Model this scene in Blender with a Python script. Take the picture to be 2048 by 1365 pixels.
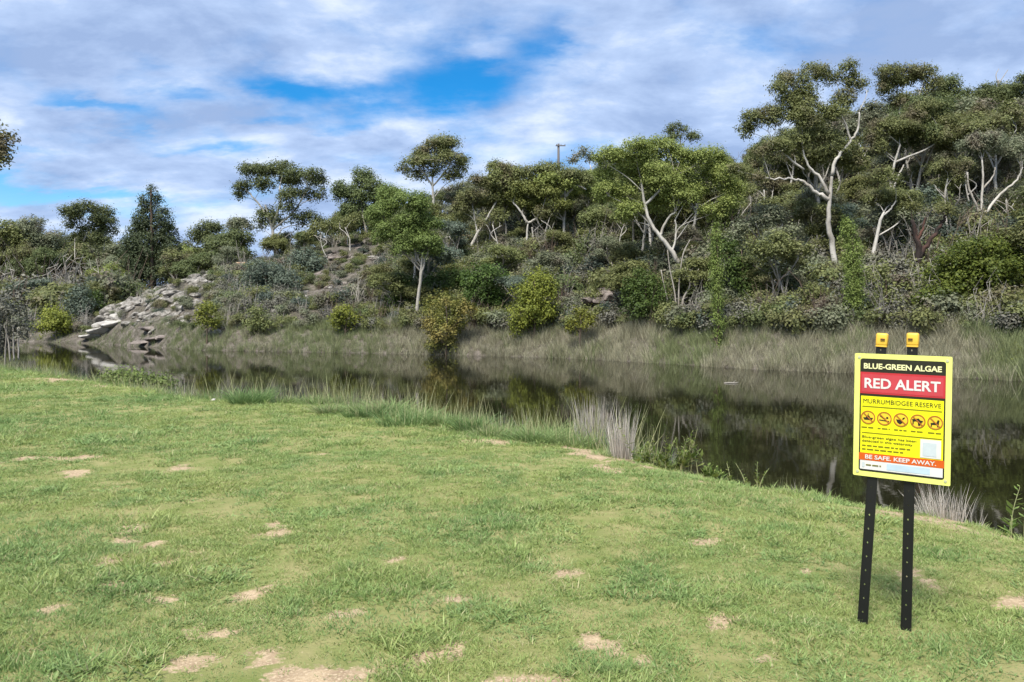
import bpy, bmesh, math, random
import numpy as np
from mathutils import Vector, Matrix
R = math.radians
scene = bpy.context.scene
for o in list(bpy.data.objects): bpy.data.objects.remove(o)
C = scene.collection

# ------------------------------------------------------------------ camera
F, U0, HV, CH = 1536.0, 1024.0, 630.0, 1.5        # focal length, centre column, horizon row (2048 px wide photo), eye height
cam = bpy.data.objects.new('camera', bpy.data.cameras.new('camera'))
C.objects.link(cam); scene.camera = cam
cam.location = (0, 0, CH); cam.rotation_euler = (R(90), 0, 0)
cam.data.sensor_width = 36; cam.data.lens = 27; cam.data.shift_y = -52.5/2048
cam.data.clip_start = 0.05; cam.data.clip_end = 5000

# ------------------------------------------------------------------ light
SUN_EL, SUN_AZ = R(56), R(205)                     # azimuth from +Y towards +X: behind the camera, a little to the left
w = bpy.data.worlds.new('World'); scene.world = w; w.use_nodes = True
nt = w.node_tree; nt.nodes.clear()
def N(t, **k):
    n = nt.nodes.new(t)
    for a, b in k.items(): setattr(n, a, b)
    return n
def wire(a, b): nt.links.new(a, b)
def M2(op, a, b=None, c=None, clamp=False):
    n = N('ShaderNodeMath', operation=op, use_clamp=clamp)
    for i, v in enumerate((a, b, c)):
        if v is None: continue
        if isinstance(v, (int, float)): n.inputs[i].default_value = v
        else: wire(v, n.inputs[i])
    return n.outputs[0]
def build_world():
    tc = N('ShaderNodeTexCoord'); sep = N('ShaderNodeSeparateXYZ'); wire(tc.outputs['Generated'], sep.inputs[0])
    x, y, z = sep.outputs
    az = M2('ARCTAN2', x, y); el = M2('ARCSINE', z)
    den = M2('ADD', M2('MAXIMUM', z, 0.0), 0.27)
    cmb = N('ShaderNodeCombineXYZ'); wire(M2('DIVIDE', x, den), cmb.inputs[0]); wire(M2('DIVIDE', y, den), cmb.inputs[1])
    def noise(scale, detail, rough, off, sx=1.0, sy=1.0, dist=0.0):
        mp = N('ShaderNodeMapping'); mp.inputs['Location'].default_value = off; mp.inputs['Scale'].default_value = (sx, sy, 1)
        wire(cmb.outputs[0], mp.inputs[0])
        n = N('ShaderNodeTexNoise'); n.inputs['Scale'].default_value = scale; n.inputs['Detail'].default_value = detail
        n.inputs['Roughness'].default_value = rough; n.inputs['Distortion'].default_value = dist
        wire(mp.outputs[0], n.inputs['Vector']); return n.outputs[0]
    fbm = noise(2.3, 9, 0.58, (3.1, 1.7, 0), 0.9, 1.0, 0.15)
    dens = M2('ADD', M2('MULTIPLY', fbm, 3.5), -0.90)
    # openings of blue: direction of centre, size, strength, slant
    warp = noise(3.4, 6, 0.6, (7.3, 2.2, 0), 0.7, 1.3)
    wv = M2('MULTIPLY', M2('SUBTRACT', warp, 0.5), 0.30)
    for (pu, pv, su, sv, a, sl) in ((800,190,230,48,0.72,0.18),(1060,125,150,45,0.50,0.1),(680,255,90,16,0.5,0.2),(600,165,120,22,0.6,-0.1),(155,212,60,26,0.8,0),(380,180,70,20,0.45,0.1),(250,130,60,16,0.3,0),
                                    (110,378,200,22,1.1,0),(300,262,60,14,0.45,0),(420,305,70,16,0.5,0),(900,120,160,50,0.45,0),(960,190,170,50,0.4,0),(1130,60,60,40,0.4,0),(560,240,60,14,0.4,0.1),(30,300,80,14,0.45,0),(520,380,60,16,0.3,0)):
        dx, dz = (pu-U0)/F, (HV-pv)/F
        a0 = math.atan2(dx, 1); e0 = math.atan2(dz, math.hypot(dx, 1)); sa, se = su/F, sv/F
        da = M2('SUBTRACT', az, a0)
        de = M2('ADD', M2('SUBTRACT', M2('SUBTRACT', el, e0), M2('MULTIPLY', da, sl)), M2('MULTIPLY', wv, 0.35))
        g = M2('ADD', M2('POWER', M2('ABSOLUTE', M2('DIVIDE', M2('ADD', da, wv), sa)), 2.0), M2('POWER', M2('ABSOLUTE', M2('DIVIDE', de, se)), 2.0))
        dens = M2('SUBTRACT', dens, M2('MULTIPLY', M2('EXPONENT', M2('MULTIPLY', g, -1.0)), a*1.15))
    mr = N('ShaderNodeMapRange', interpolation_type='SMOOTHSTEP'); mr.inputs[1].default_value = -0.30; mr.inputs[2].default_value = 0.85
    wire(dens, mr.inputs[0])
    cover = M2('ADD', M2('MULTIPLY', mr.outputs[0], 0.90), 0.08)
    # cloud light and shade: bright tops, grey-violet undersides
    n2 = noise(3.6, 9, 0.60, (1.2, 5.2, 0), 0.85, 1.1, 0.15)
    n3 = noise(0.9, 2, 0.5, (4.4, 9.1, 0))
    br = M2('ADD', M2('MULTIPLY', M2('SUBTRACT', n2, 0.5), 3.4), M2('ADD', M2('MULTIPLY', M2('SUBTRACT', n3, 0.5), 1.0), 0.34), None)
    br = M2('ADD', br, M2('MULTIPLY', M2('SUBTRACT', 1.0, M2('MULTIPLY', M2('MAXIMUM', el, 0.0), 2.6), None, True), 0.22), None, True)
    ramp = N('ShaderNodeValToRGB'); wire(br, ramp.inputs[0])
    e = ramp.color_ramp.elements; e[0].position = 0; e[0].color = (0.295, 0.405, 0.640, 1); e[1].position = 1; e[1].color = (0.70, 0.78, 0.90, 1)
    m = e.new(0.5); m.color = (0.425, 0.550, 0.795, 1)
    cb = N('ShaderNodeBackground'); wire(ramp.outputs[0], cb.inputs[0]); cb.inputs[1].default_value = CLOUD
    sky = N('ShaderNodeTexSky', sky_type='NISHITA'); sky.sun_disc = False; sky.sun_elevation = SUN_EL; sky.sun_rotation = SUN_AZ
    sky.altitude = 600; sky.dust_density = 0.4; sky.ozone_density = 1.6
    hs = N('ShaderNodeHueSaturation'); hs.inputs['Saturation'].default_value = 1.6; wire(sky.outputs[0], hs.inputs['Color'])
    sb = N('ShaderNodeBackground'); wire(hs.outputs[0], sb.inputs[0]); sb.inputs[1].default_value = 0.082
    mx = N('ShaderNodeMixShader'); wire(cover, mx.inputs[0]); wire(sb.outputs[0], mx.inputs[1]); wire(cb.outputs[0], mx.inputs[2])
    out = N('ShaderNodeOutputWorld'); wire(mx.outputs[0], out.inputs[0])
CLOUD = 0.56
build_world()
sd = bpy.data.lights.new('sun', 'SUN'); sun = bpy.data.objects.new('sun', sd); C.objects.link(sun)
sd.energy = 3.0; sd.angle = R(24); sd.color = (1.0, 0.955, 0.87)
sv = Vector((math.sin(SUN_AZ)*math.cos(SUN_EL), math.cos(SUN_AZ)*math.cos(SUN_EL), math.sin(SUN_EL)))
sun.rotation_euler = sv.to_track_quat('Z', 'Y').to_euler(); sun.location = sv*60
vs = scene.view_settings
scene.display_settings.display_device = 'sRGB'
vs.view_transform = 'Standard'; vs.look = 'None'; vs.exposure = 1.15; vs.gamma = 1; vs.use_curve_mapping = False
scene.render.engine = 'CYCLES'
cy = scene.cycles; cy.max_bounces = 4; cy.diffuse_bounces = 2; cy.glossy_bounces = 3; cy.transmission_bounces = 3; cy.transparent_max_bounces = 4

# ------------------------------------------------------------------ helpers
def vnoise(x, y, seed=0):
    x = np.asarray(x, float); y = np.asarray(y, float)
    xi = np.floor(x).astype(np.int64); yi = np.floor(y).astype(np.int64); fx = x-xi; fy = y-yi
    fx = fx*fx*(3-2*fx); fy = fy*fy*(3-2*fy)
    def h(a, b):
        n = (a*374761393 + b*668265263 + seed*982451653) & 0xffffffff
        n = ((n ^ (n >> 13))*1274126177) & 0xffffffff
        return ((n ^ (n >> 16)) & 0xffff)/65535.0
    return (h(xi, yi)*(1-fx)+h(xi+1, yi)*fx)*(1-fy) + (h(xi, yi+1)*(1-fx)+h(xi+1, yi+1)*fx)*fy
def fnoise(x, y, seed=0, oct=4):
    s = 0; a = 0.5; x = np.asarray(x, float); y = np.asarray(y, float)
    for i in range(oct): s = s + a*vnoise(x, y, seed+i*17); x = x*2.03+11.3; y = y*2.03+5.7; a *= 0.5
    return s/(1-0.5**oct)
def sstep(a, b, x):
    t = np.clip((np.asarray(x, float)-a)/(b-a), 0, 1); return t*t*(3-2*t)
def px(u, v, d): return np.array([(u-U0)*d/F, d, CH+(HV-v)*d/F])

class MB:                                            # collects vertices and faces for ONE mesh object
    def __init__(s): s.v = []; s.f = []; s.n = 0; s.t = []
    def add(s, verts, faces, tint=None):
        verts = np.asarray(verts, float).reshape(-1, 3); s.v.append(verts)
        s.f.append((s.n, [np.asarray(f, int) for f in faces] if not isinstance(faces, np.ndarray) else faces)); s.n += len(verts)
        s.t.append(np.full(len(verts), 0.5) if tint is None else np.asarray(tint, float))
    def mesh(s, name, mat, smooth=False):
        me = bpy.data.meshes.new(name); V = np.concatenate(s.v) if s.v else np.zeros((0, 3))
        loops = []; starts = []; tot = 0
        for off, fs in s.f:
            if isinstance(fs, np.ndarray):
                k = fs.shape[1]; loops.append((fs+off).ravel()); starts.append(np.arange(len(fs))*k+tot); tot += fs.size
            else:
                for f in fs: loops.append(f+off); starts.append(np.array([tot])); tot += len(f)
        me.vertices.add(len(V)); me.vertices.foreach_set('co', V.astype(np.float32).ravel())
        L = np.concatenate(loops).astype(np.int32); S = np.concatenate(starts).astype(np.int32)
        me.loops.add(len(L)); me.loops.foreach_set('vertex_index', L)
        me.polygons.add(len(S)); me.polygons.foreach_set('loop_start', S)
        me.update(calc_edges=True)
        me.polygons.foreach_set('use_smooth', np.full(len(S), bool(smooth)))
        a = me.attributes.new('tint', 'FLOAT', 'POINT'); a.data.foreach_set('value', np.concatenate(s.t).astype(np.float32))
        if mat: me.materials.append(mat)
        return me
    def build(s, name, mat, parent=None, smooth=False, loc=None):
        o = bpy.data.objects.new(name, s.mesh(name, mat, smooth)); C.objects.link(o)
        if loc is not None: o.location = loc
        if parent: o.parent = parent
        return o
    def box(s, c, h, rot=None):
        P = np.array([[i, j, k] for i in (-1, 1) for j in (-1, 1) for k in (-1, 1)], float)*np.array(h)
        if rot is not None: P = P @ np.array(rot).T
        s.add(P+np.array(c), np.array([[0,1,3,2],[4,6,7,5],[0,4,5,1],[2,3,7,6],[0,2,6,4],[1,5,7,3]]))
    def tube(s, pts, rad, sides=6, cap=True):
        pts = np.asarray(pts, float); n = len(pts); rad = np.broadcast_to(np.asarray(rad, float), (n,))
        tg = np.gradient(pts, axis=0); tg /= np.linalg.norm(tg, axis=1)[:, None]+1e-9
        ref = np.array([0.31, 0.95, 0.05]); a = np.cross(tg, ref); a /= np.linalg.norm(a, axis=1)[:, None]+1e-9; b = np.cross(tg, a)
        ang = np.linspace(0, 2*np.pi, sides, endpoint=False)
        V = pts[:, None, :] + rad[:, None, None]*(np.cos(ang)[None, :, None]*a[:, None, :]+np.sin(ang)[None, :, None]*b[:, None, :])
        i = np.arange(n-1)[:, None]*sides; j = np.arange(sides)[None, :]; j2 = (j+1) % sides
        Q = np.stack([i+j, i+j2, i+sides+j2, i+sides+j], -1).reshape(-1, 4)
        s.add(V.reshape(-1, 3), Q)
        if cap: s.f.append((s.n-n*sides, [np.arange(sides)[::-1], np.arange(sides)+(n-1)*sides]))
def smooth_path(p, k=4):
    p = np.asarray(p, float)
    if len(p) < 3: return np.array([p[0]+(p[-1]-p[0])*t for t in np.linspace(0, 1, k+1)])
    q = np.vstack([2*p[0]-p[1], p, 2*p[-1]-p[-2]]); out = []
    for i in range(1, len(q)-2):
        for t in np.linspace(0, 1, k, endpoint=False):
            out.append(0.5*((2*q[i])+(-q[i-1]+q[i+1])*t+(2*q[i-1]-5*q[i]+4*q[i+1]-q[i+2])*t*t+(-q[i-1]+3*q[i]-3*q[i+1]+q[i+2])*t**3))
    out.append(p[-1]); return np.array(out)
def tag(o, label=None, cat=None, group=None, kind=None):
    if label: o['label'] = label
    if cat: o['category'] = cat
    if group: o['group'] = group
    if kind: o['kind'] = kind
    return o
def empty(name, loc=(0, 0, 0)):
    o = bpy.data.objects.new(name, None); C.objects.link(o); o.location = loc; o.empty_display_size = 0.2; return o

# ------------------------------------------------------------------ materials
def newmat(name):
    m = bpy.data.materials.new(name); m.use_nodes = True; t = m.node_tree; t.nodes.clear(); return m, t
def nd(t, typ, ins=None, **k):
    n = t.nodes.new(typ)
    for a, b in k.items(): setattr(n, a, b)
    for a, b in (ins or {}).items():
        if hasattr(b, 'is_output') or isinstance(b, bpy.types.NodeSocket): t.links.new(b, n.inputs[a])
        else: n.inputs[a].default_value = b
    return n
def c4(c): return (c[0], c[1], c[2], 1)
def mixc(t, fac, a, b, mode='MIX'):
    n = t.nodes.new('ShaderNodeMix'); n.data_type = 'RGBA'; n.blend_type = mode
    for s, v in ((n.inputs[0], fac), (n.inputs[6], a), (n.inputs[7], b)):
        if isinstance(v, bpy.types.NodeSocket): t.links.new(v, s)
        elif isinstance(v, (int, float)): s.default_value = v
        else: s.default_value = c4(v)
    return n.outputs[2]
def mrange(t, v, a, b, c=0.0, d=1.0):
    n = nd(t, 'ShaderNodeMapRange', {0: v, 1: a, 2: b, 3: c, 4: d}); return n.outputs[0]
def tnoise(t, scale, detail=4, rough=0.55, coord='Position', stretch=None, dist=0.0):
    if coord == 'Position': v = nd(t, 'ShaderNodeNewGeometry').outputs['Position']
    else: v = nd(t, 'ShaderNodeTexCoord').outputs['Object']
    if stretch: v = nd(t, 'ShaderNodeMapping', {0: v, 3: stretch}).outputs[0]
    return nd(t, 'ShaderNodeTexNoise', {'Vector': v, 'Scale': scale, 'Detail': detail, 'Roughness': rough, 'Distortion': dist}).outputs[0]
def leaf_mat(name, a, b, trans=0.34, rough=0.6, c=None):
    m, t = newmat(name)
    ti = nd(t, 'ShaderNodeAttribute', attribute_name='tint').outputs['Fac']
    oi = nd(t, 'ShaderNodeObjectInfo').outputs['Random']
    col = mixc(t, mrange(t, ti, 0.05, 0.95), a, b)
    if c: col = mixc(t, mrange(t, tnoise(t, 0.55, 3, 0.5), 0.5, 0.66), col, c)
    hs = nd(t, 'ShaderNodeHueSaturation', {'Color': col, 'Value': mrange(t, oi, 0, 1, 0.85, 1.15), 'Hue': mrange(t, oi, 0, 1, 0.488, 0.506)})
    p = nd(t, 'ShaderNodeBsdfPrincipled', {'Base Color': hs.outputs[0], 'Roughness': rough, 'Specular IOR Level': 0.3})
    tr = nd(t, 'ShaderNodeBsdfTranslucent', {'Color': hs.outputs[0]})
    mx = nd(t, 'ShaderNodeMixShader', {0: trans, 1: p.outputs[0], 2: tr.outputs[0]})
    nd(t, 'ShaderNodeOutputMaterial', {0: mx.outputs[0]}); return m
def surf_mat(name, cols, scale, rough=0.8, bump=0.0, bscale=None, coord='Position', stretch=None, lo=0.35, hi=0.65, spec=0.3):
    m, t = newmat(name)
    col = cols[0]
    for i, c in enumerate(cols[1:]):
        col = mixc(t, mrange(t, tnoise(t, scale*(1.9**i), 5, 0.6, coord, stretch), lo, hi), col, c)
    if not isinstance(col, bpy.types.NodeSocket): 
        rgb = nd(t, 'ShaderNodeRGB'); rgb.outputs[0].default_value = c4(col); col = rgb.outputs[0]
    ins = {'Base Color': col, 'Roughness': rough, 'Specular IOR Level': spec}
    if bump:
        ins['Normal'] = nd(t, 'ShaderNodeBump', {'Height': tnoise(t, bscale or scale*6, 6, 0.65, coord, stretch), 'Strength': bump, 'Distance': 0.1}).outputs[0]
    p = nd(t, 'ShaderNodeBsdfPrincipled', ins); nd(t, 'ShaderNodeOutputMaterial', {0: p.outputs[0]}); return m
LM = {
 'gum':    leaf_mat('gum_leaf', (0.110, 0.132, 0.049), (0.255, 0.273, 0.101), c=(0.190, 0.167, 0.094)),
 'bright': leaf_mat('bright_gum_leaf', (0.137, 0.179, 0.045), (0.334, 0.365, 0.107)),
 'fresh':  leaf_mat('fresh_gum_leaf', (0.113, 0.171, 0.038), (0.247, 0.319, 0.095)),
 'grey':   leaf_mat('grey_gum_leaf', (0.133, 0.157, 0.090), (0.268, 0.284, 0.175), c=(0.218, 0.186, 0.138)),
 'dark':   leaf_mat('dark_leaf', (0.083, 0.114, 0.046), (0.184, 0.215, 0.080)),
 'pine':   leaf_mat('pine_leaf', (0.052, 0.074, 0.038), (0.107, 0.136, 0.060)),
 'green':  leaf_mat('deep_green_leaf', (0.046, 0.084, 0.021), (0.116, 0.176, 0.035)),
 'teal':   leaf_mat('blue_green_leaf', (0.089, 0.123, 0.088), (0.194, 0.238, 0.173)),
 'teald':  leaf_mat('dark_blue_green_leaf', (0.058, 0.081, 0.061), (0.124, 0.150, 0.116)),
 'yellow': leaf_mat('yellow_leaf', (0.103, 0.131, 0.028), (0.285, 0.286, 0.066), c=(0.316, 0.270, 0.076)),
 'yellgr': leaf_mat('yellow_green_leaf', (0.126, 0.153, 0.024), (0.272, 0.286, 0.045)),
 'poplar': leaf_mat('poplar_leaf', (0.129, 0.176, 0.034), (0.249, 0.305, 0.086)),
 'canopy': leaf_mat('layered_canopy_leaf', (0.053, 0.095, 0.015), (0.196, 0.245, 0.040)),
 'olive':  leaf_mat('olive_leaf', (0.126, 0.151, 0.052), (0.246, 0.256, 0.093)),
 'brush':  leaf_mat('dry_brush_leaf', (0.090, 0.089, 0.067), (0.176, 0.170, 0.132), 0.1),
}
BARK = {
 'pale':  surf_mat('pale_gum_bark', [(0.44, 0.41, 0.36), (0.21, 0.185, 0.155), (0.55, 0.52, 0.47)], 1.3, 0.75, 0.35, 9, stretch=(1, 1, 0.35)),
 'grey':  surf_mat('grey_bark', [(0.30, 0.27, 0.23), (0.16, 0.135, 0.11), (0.40, 0.37, 0.32)], 1.3, 0.8, 0.4, 9, stretch=(1, 1, 0.35)),
 'brown': surf_mat('brown_bark', [(0.14, 0.10, 0.075), (0.075, 0.055, 0.04)], 1.6, 0.85, 0.5, 9, stretch=(1, 1, 0.3)),
 'burnt': surf_mat('burnt_bark', [(0.030, 0.022, 0.019), (0.12, 0.055, 0.040)], 0.9, 0.85, 0.5, 8, stretch=(1, 1, 0.4), lo=0.5, hi=0.62),
}

# ------------------------------------------------------------------ terrain functions
SHU = [-1500,-400,0,100,200,300,400,700,1100,1500,2048,2500,3600]
SHD = [84,76,70,67,63,57,52,48.5,43,34,28,24,19]
CRU = [-1500,0,140,180,250,350,480,600,740,900,1100,1300,1600,2048,2500,3600]
CRD = [120,120,100,70,68,72,80,88,92,94,96,98,100,98,90,80]
CRV = [600,603,615,648,612,566,538,508,475,440,405,375,325,268,235,220]
def hill_parts(X, Y):
    Y = np.maximum(np.asarray(Y, float), 1.0); u = U0+F*np.asarray(X, float)/Y
    sh = np.interp(u, SHU, SHD); cr = np.interp(u, CRU, CRD); zc = CH+(HV-np.interp(u, CRU, CRV))*cr/F
    return u, Y, sh, cr, zc
def hill_z(X, Y):
    u, Y, sh, cr, zc = hill_parts(X, Y)
    s = Y-sh; t = np.clip(s/(cr-sh), 0, 1)
    z = -0.9 + 0.9*sstep(-0.6, 3.0, s) + np.minimum(s, 0)*0.45
    z = np.maximum(z, -3.0) + np.maximum(zc, 0.3)*t**0.95
    fall = np.interp(u, [-1500, 120, 180, 560, 760, 3600], [0.0, 0.0, 0.34, 0.30, 0.05, 0.03])
    back = z - np.maximum(Y-cr, 0)*fall
    z = np.where(Y > cr, np.maximum(back, np.minimum(z, 2.2)), z)
    amp = sstep(0.5, 8, s)
    z = z + amp*((fnoise(X*0.11, np.asarray(Y)*0.11, 3)-0.5)*2.2 + (fnoise(X*0.5, np.asarray(Y)*0.5, 5, 3)-0.5)*0.55)
    rock = sstep(170, 215, u)*sstep(470, 380, u)*amp
    z = z + rock*(np.abs(fnoise(X*0.9+Y*0.35, np.asarray(Y)*0.9, 9, 4)-0.5))*1.3
    return z
def hill_hit(u, v, d0=24, d1=140):
    d = np.arange(d0, d1, 0.1); X = (u-U0)*d/F; Z = CH+(HV-v)*d/F
    k = np.nonzero(hill_z(X, d) >= Z)[0]
    return float(d[k[0]]) if len(k) else None
BANK_UV = [(2048,1046),(1850,1003),(1500,950),(1270,900),(1150,868),(1000,842),(850,818),(700,804),(560,797),(430,795),(330,780),(250,765),(120,748),(0,733)]
BANK = [((u-U0)*(CH*F/(v-HV))/F, CH*F/(v-HV)) for u, v in BANK_UV]
BANK = [(900,-500),(60,-30),(14,-3.5),(6.2,3.4)] + BANK + [(-22,27),(-34,36),(-60,46),(-200,62),(-1600,90)]
BANK = np.array(BANK)
def bank_dist(X, Y):                                  # > 0 on the water side
    X = np.asarray(X, float); Y = np.asarray(Y, float); best = np.full(X.shape, 1e9); sg = np.ones(X.shape)
    for (ax, ay), (bx, by) in zip(BANK[:-1], BANK[1:]):
        ex, ey = bx-ax, by-ay; t = np.clip(((X-ax)*ex+(Y-ay)*ey)/(ex*ex+ey*ey), 0, 1)
        qx, qy = X-(ax+t*ex), Y-(ay+t*ey); d = np.hypot(qx, qy); cr = ex*qy-ey*qx
        m = d < best; best = np.where(m, d, best); sg = np.where(m, np.where(cr < 0, 1, -1), sg)
    return best*sg
def lawn_z(X, Y, bd=None):
    X = np.asarray(X, float); Y = np.asarray(Y, float)
    if bd is None: bd = bank_dist(X, Y)
    bd = bd + (fnoise(X*1.3, Y*1.3, 21, 3)-0.5)*0.35
    z = (fnoise(X*0.35, Y*0.35, 31, 3)-0.5)*0.10 + (fnoise(X*2.2, Y*2.2, 33, 3)-0.5)*0.035
    near = sstep(40, 10, np.hypot(X, Y))
    return z*near - 0.10*sstep(-0.7, 0.0, bd)*near - 2.2*sstep(-0.05, 1.5, bd)
PATCH = [(270,1057,34,9),(345,1055,16,6),(240,1085,26,6),(320,1085,22,8),(345,1108,22,6),(230,1125,16,6),(310,1135,16,5),(260,1175,28,16),(345,1198,26,8),
 (515,1195,40,13),(50,1240,28,16),(150,1300,75,13),(470,1270,38,18),(420,1250,32,8),(400,1330,60,18),(350,1342,24,10),(575,1300,44,13),(640,1235,28,16),
 (650,1330,62,18),(600,1358,70,16),(760,1122,30,8),(800,1305,28,16),(1060,1352,56,16),(1200,1290,34,14),(1252,1312,44,13),(560,1055,28,8),(545,1082,34,9),
 (120,917,66,6),(115,948,28,5),(985,882,50,6),(1150,905,60,7),(1210,938,48,14),(1240,912,60,8),(1330,930,60,5),(1460,948,60,10),(1730,1005,48,15),(1805,1150,32,8),(1850,1170,44,13),
 (2020,1205,34,11),(1600,1135,30,10),(1870,1012,110,8),(1990,1050,80,7),(160,755,80,6),(235,770,70,5),(330,940,26,6),(640,905,26,5),(1130,1150,22,7),(930,1200,24,8),(700,1210,20,8),
 (90,1180,18,7),(1390,1080,22,7),(1480,1240,26,10),(1540,1330,30,12),(900,1290,26,10),(240,1240,24,8)]
LUSH = [(220,885,50,14),(550,878,24,8),(960,1060,100,34),(480,1000,60,16),(1650,985,46,14),(970,1015,50,12),(1030,965,40,10),(100,840,120,26),(60,1100,130,60),(200,1200,110,60),(1500,1010,60,14),
 (1280,1160,110,60),(120,1320,120,50),(760,1240,80,26),(1950,1330,120,60),(1180,1330,60,30),(520,1345,70,30),(300,800,90,14),(1560,1060,60,16),(1900,1100,70,18)]
def ell(X, Y, L, noise_amp, seed, sz=1.0, sharp=False):
    X = np.asarray(X, float); Y = np.asarray(Y, float); wx_ = (fnoise(X*2.1, Y*2.1, seed+3, 4)-0.5)*0.9; wy_ = (fnoise(X*2.1+40, Y*2.1, seed+5, 4)-0.5)*0.9; ks = np.clip(Y/6, 0.5, 2)
    X, Y = X+wx_*ks*0.6, Y+wy_*ks*0.6; out = np.zeros(np.shape(X)); nz = (fnoise(np.asarray(X)*5, np.asarray(Y)*5, seed, 4)-0.5)*noise_amp
    for (u, v, ru, rv) in L:
        d = CH*F/(v-HV); cx = (u-U0)*d/F; ax = ru*d/F; ay = rv*d*d/(CH*F)
        r = np.hypot((X-cx)/ax, (Y-d)/ay)*sz; out = np.maximum(out, (1-sstep(0.35, 1.5, r+nz)) if not sharp else sstep(0.0, 0.32, 1.12-r+nz))
    return out
def bare_at(X, Y):
    X = np.asarray(X, float); Y = np.asarray(Y, float); bd = bank_dist(X, Y)+(fnoise(X*1.6, Y*1.6, 53, 3)-0.5)*0.5
    strip = sstep(-0.62, -0.45, bd)*sstep(-0.12, -0.25, bd)*sstep(11.5, 9.5, Y)*sstep(0.40, 0.58, fnoise(X*0.9, Y*0.9, 57, 3))
    return np.maximum(strip*0.85, ell(X, Y, PATCH, 2.5, 41, 1.08, True)*0.95)
def lush_at(X, Y): return ell(X, Y, LUSH, 1.0, 47)

# ------------------------------------------------------------------ ground sheets
def axis(lo, hi, step, ext, g=1.35):
    a = list(np.arange(lo, hi+1e-6, step)); s = step; x = lo; L = []
    while x > -ext: s *= g; x -= s; L.append(x)
    s = step; x = hi; H = []
    while x < ext: s *= g; x += s; H.append(x)
    return np.array(L[::-1]+a+H)
def grid_mesh(name, X, Y, Z, mat, attrs=None):
    n, m = X.shape; mb = MB(); i = np.arange(n-1)[:, None]*m; j = np.arange(m-1)[None, :]
    mb.add(np.stack([X, Y, Z], -1), np.stack([i+j, i+m+j, i+m+j+1, i+j+1], -1).reshape(-1, 4))
    me = mb.mesh(name, mat, True)
    for k, a in (attrs or {}).items():
        at = me.attributes.new(k, 'FLOAT', 'POINT'); at.data.foreach_set('value', a.astype(np.float32).ravel())
    o = bpy.data.objects.new(name, me); C.objects.link(o); return o
def soil_mat():
    m, t = newmat('lawn_ground')
    bare = nd(t, 'ShaderNodeAttribute', attribute_name='bare').outputs['Fac']
    under = mixc(t, mrange(t, tnoise(t, 3.0, 5), 0.35, 0.65), (0.17, 0.20, 0.06), (0.30, 0.27, 0.12))
    soil = mixc(t, mrange(t, tnoise(t, 9, 6, 0.65), 0.35, 0.65), (0.46, 0.345, 0.215), (0.30, 0.215, 0.135))
    soil = mixc(t, mrange(t, tnoise(t, 70, 3, 0.6), 0.5, 0.68), soil, (0.56, 0.44, 0.29))
    rag = nd(t, 'ShaderNodeMath', {0: bare, 1: mrange(t, tnoise(t, 26, 4, 0.65), 0.3, 0.7, -0.45, 0.45)}, operation='ADD').outputs[0]
    col = mixc(t, mrange(t, rag, 0.30, 0.62), under, soil)
    bmp = nd(t, 'ShaderNodeBump', {'Height': tnoise(t, 45, 6, 0.7), 'Strength': 0.6, 'Distance': 0.02})
    p = nd(t, 'ShaderNodeBsdfPrincipled', {'Base Color': col, 'Roughness': 0.95, 'Specular IOR Level': 0.1, 'Normal': bmp.outputs[0]})
    nd(t, 'ShaderNodeOutputMaterial', {0: p.outputs[0]}); return m
ax = axis(-17, 7, 0.09, 1500); ay = axis(1.0, 25, 0.09, 1500)
GX, GY = np.meshgrid(ax, ay, indexing='ij'); BD = bank_dist(GX, GY)
lawn = grid_mesh('lawn', GX, GY, lawn_z(GX, GY, BD), soil_mat(), {'bare': np.maximum(bare_at(GX, GY), sstep(0.05, 0.35, BD))})
tag(lawn, kind='structure')

def hill_mat():
    m, t = newmat('hillside_ground')
    a = mixc(t, mrange(t, tnoise(t, 0.25, 5), 0.38, 0.62), (0.150, 0.130, 0.108), (0.105, 0.104, 0.070))
    a = mixc(t, mrange(t, tnoise(t, 1.4, 6, 0.65), 0.45, 0.62), a, (0.235, 0.205, 0.175))
    a = mixc(t, mrange(t, tnoise(t, 6, 4, 0.6), 0.52, 0.66), a, (0.070, 0.058, 0.045))
    bmp = nd(t, 'ShaderNodeBump', {'Height': tnoise(t, 3.5, 8, 0.7), 'Strength': 0.9, 'Distance': 0.35})
    p = nd(t, 'ShaderNodeBsdfPrincipled', {'Base Color': a, 'Roughness': 0.95, 'Specular IOR Level': 0.1, 'Normal': bmp.outputs[0]})
    nd(t, 'ShaderNodeOutputMaterial', {0: p.outputs[0]}); return m
uu = np.concatenate([np.linspace(-1500, -220, 20), np.linspace(-200, 2260, 330), np.linspace(2300, 3600, 18)])
tt = np.concatenate([np.linspace(-0.06, 1.05, 150), [1.1, 1.2, 1.35, 1.6, 2.2, 4, 9, 20]])
UU, TT = np.meshgrid(uu, tt, indexing='ij'); SHm = np.interp(UU, SHU, SHD); CRm = np.interp(UU, CRU, CRD)
HY = SHm + TT*(CRm-SHm); HX = (UU-U0)/F*HY
tag(grid_mesh('hillside', HX, HY, hill_z(HX, HY), hill_mat()), kind='structure')

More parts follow.
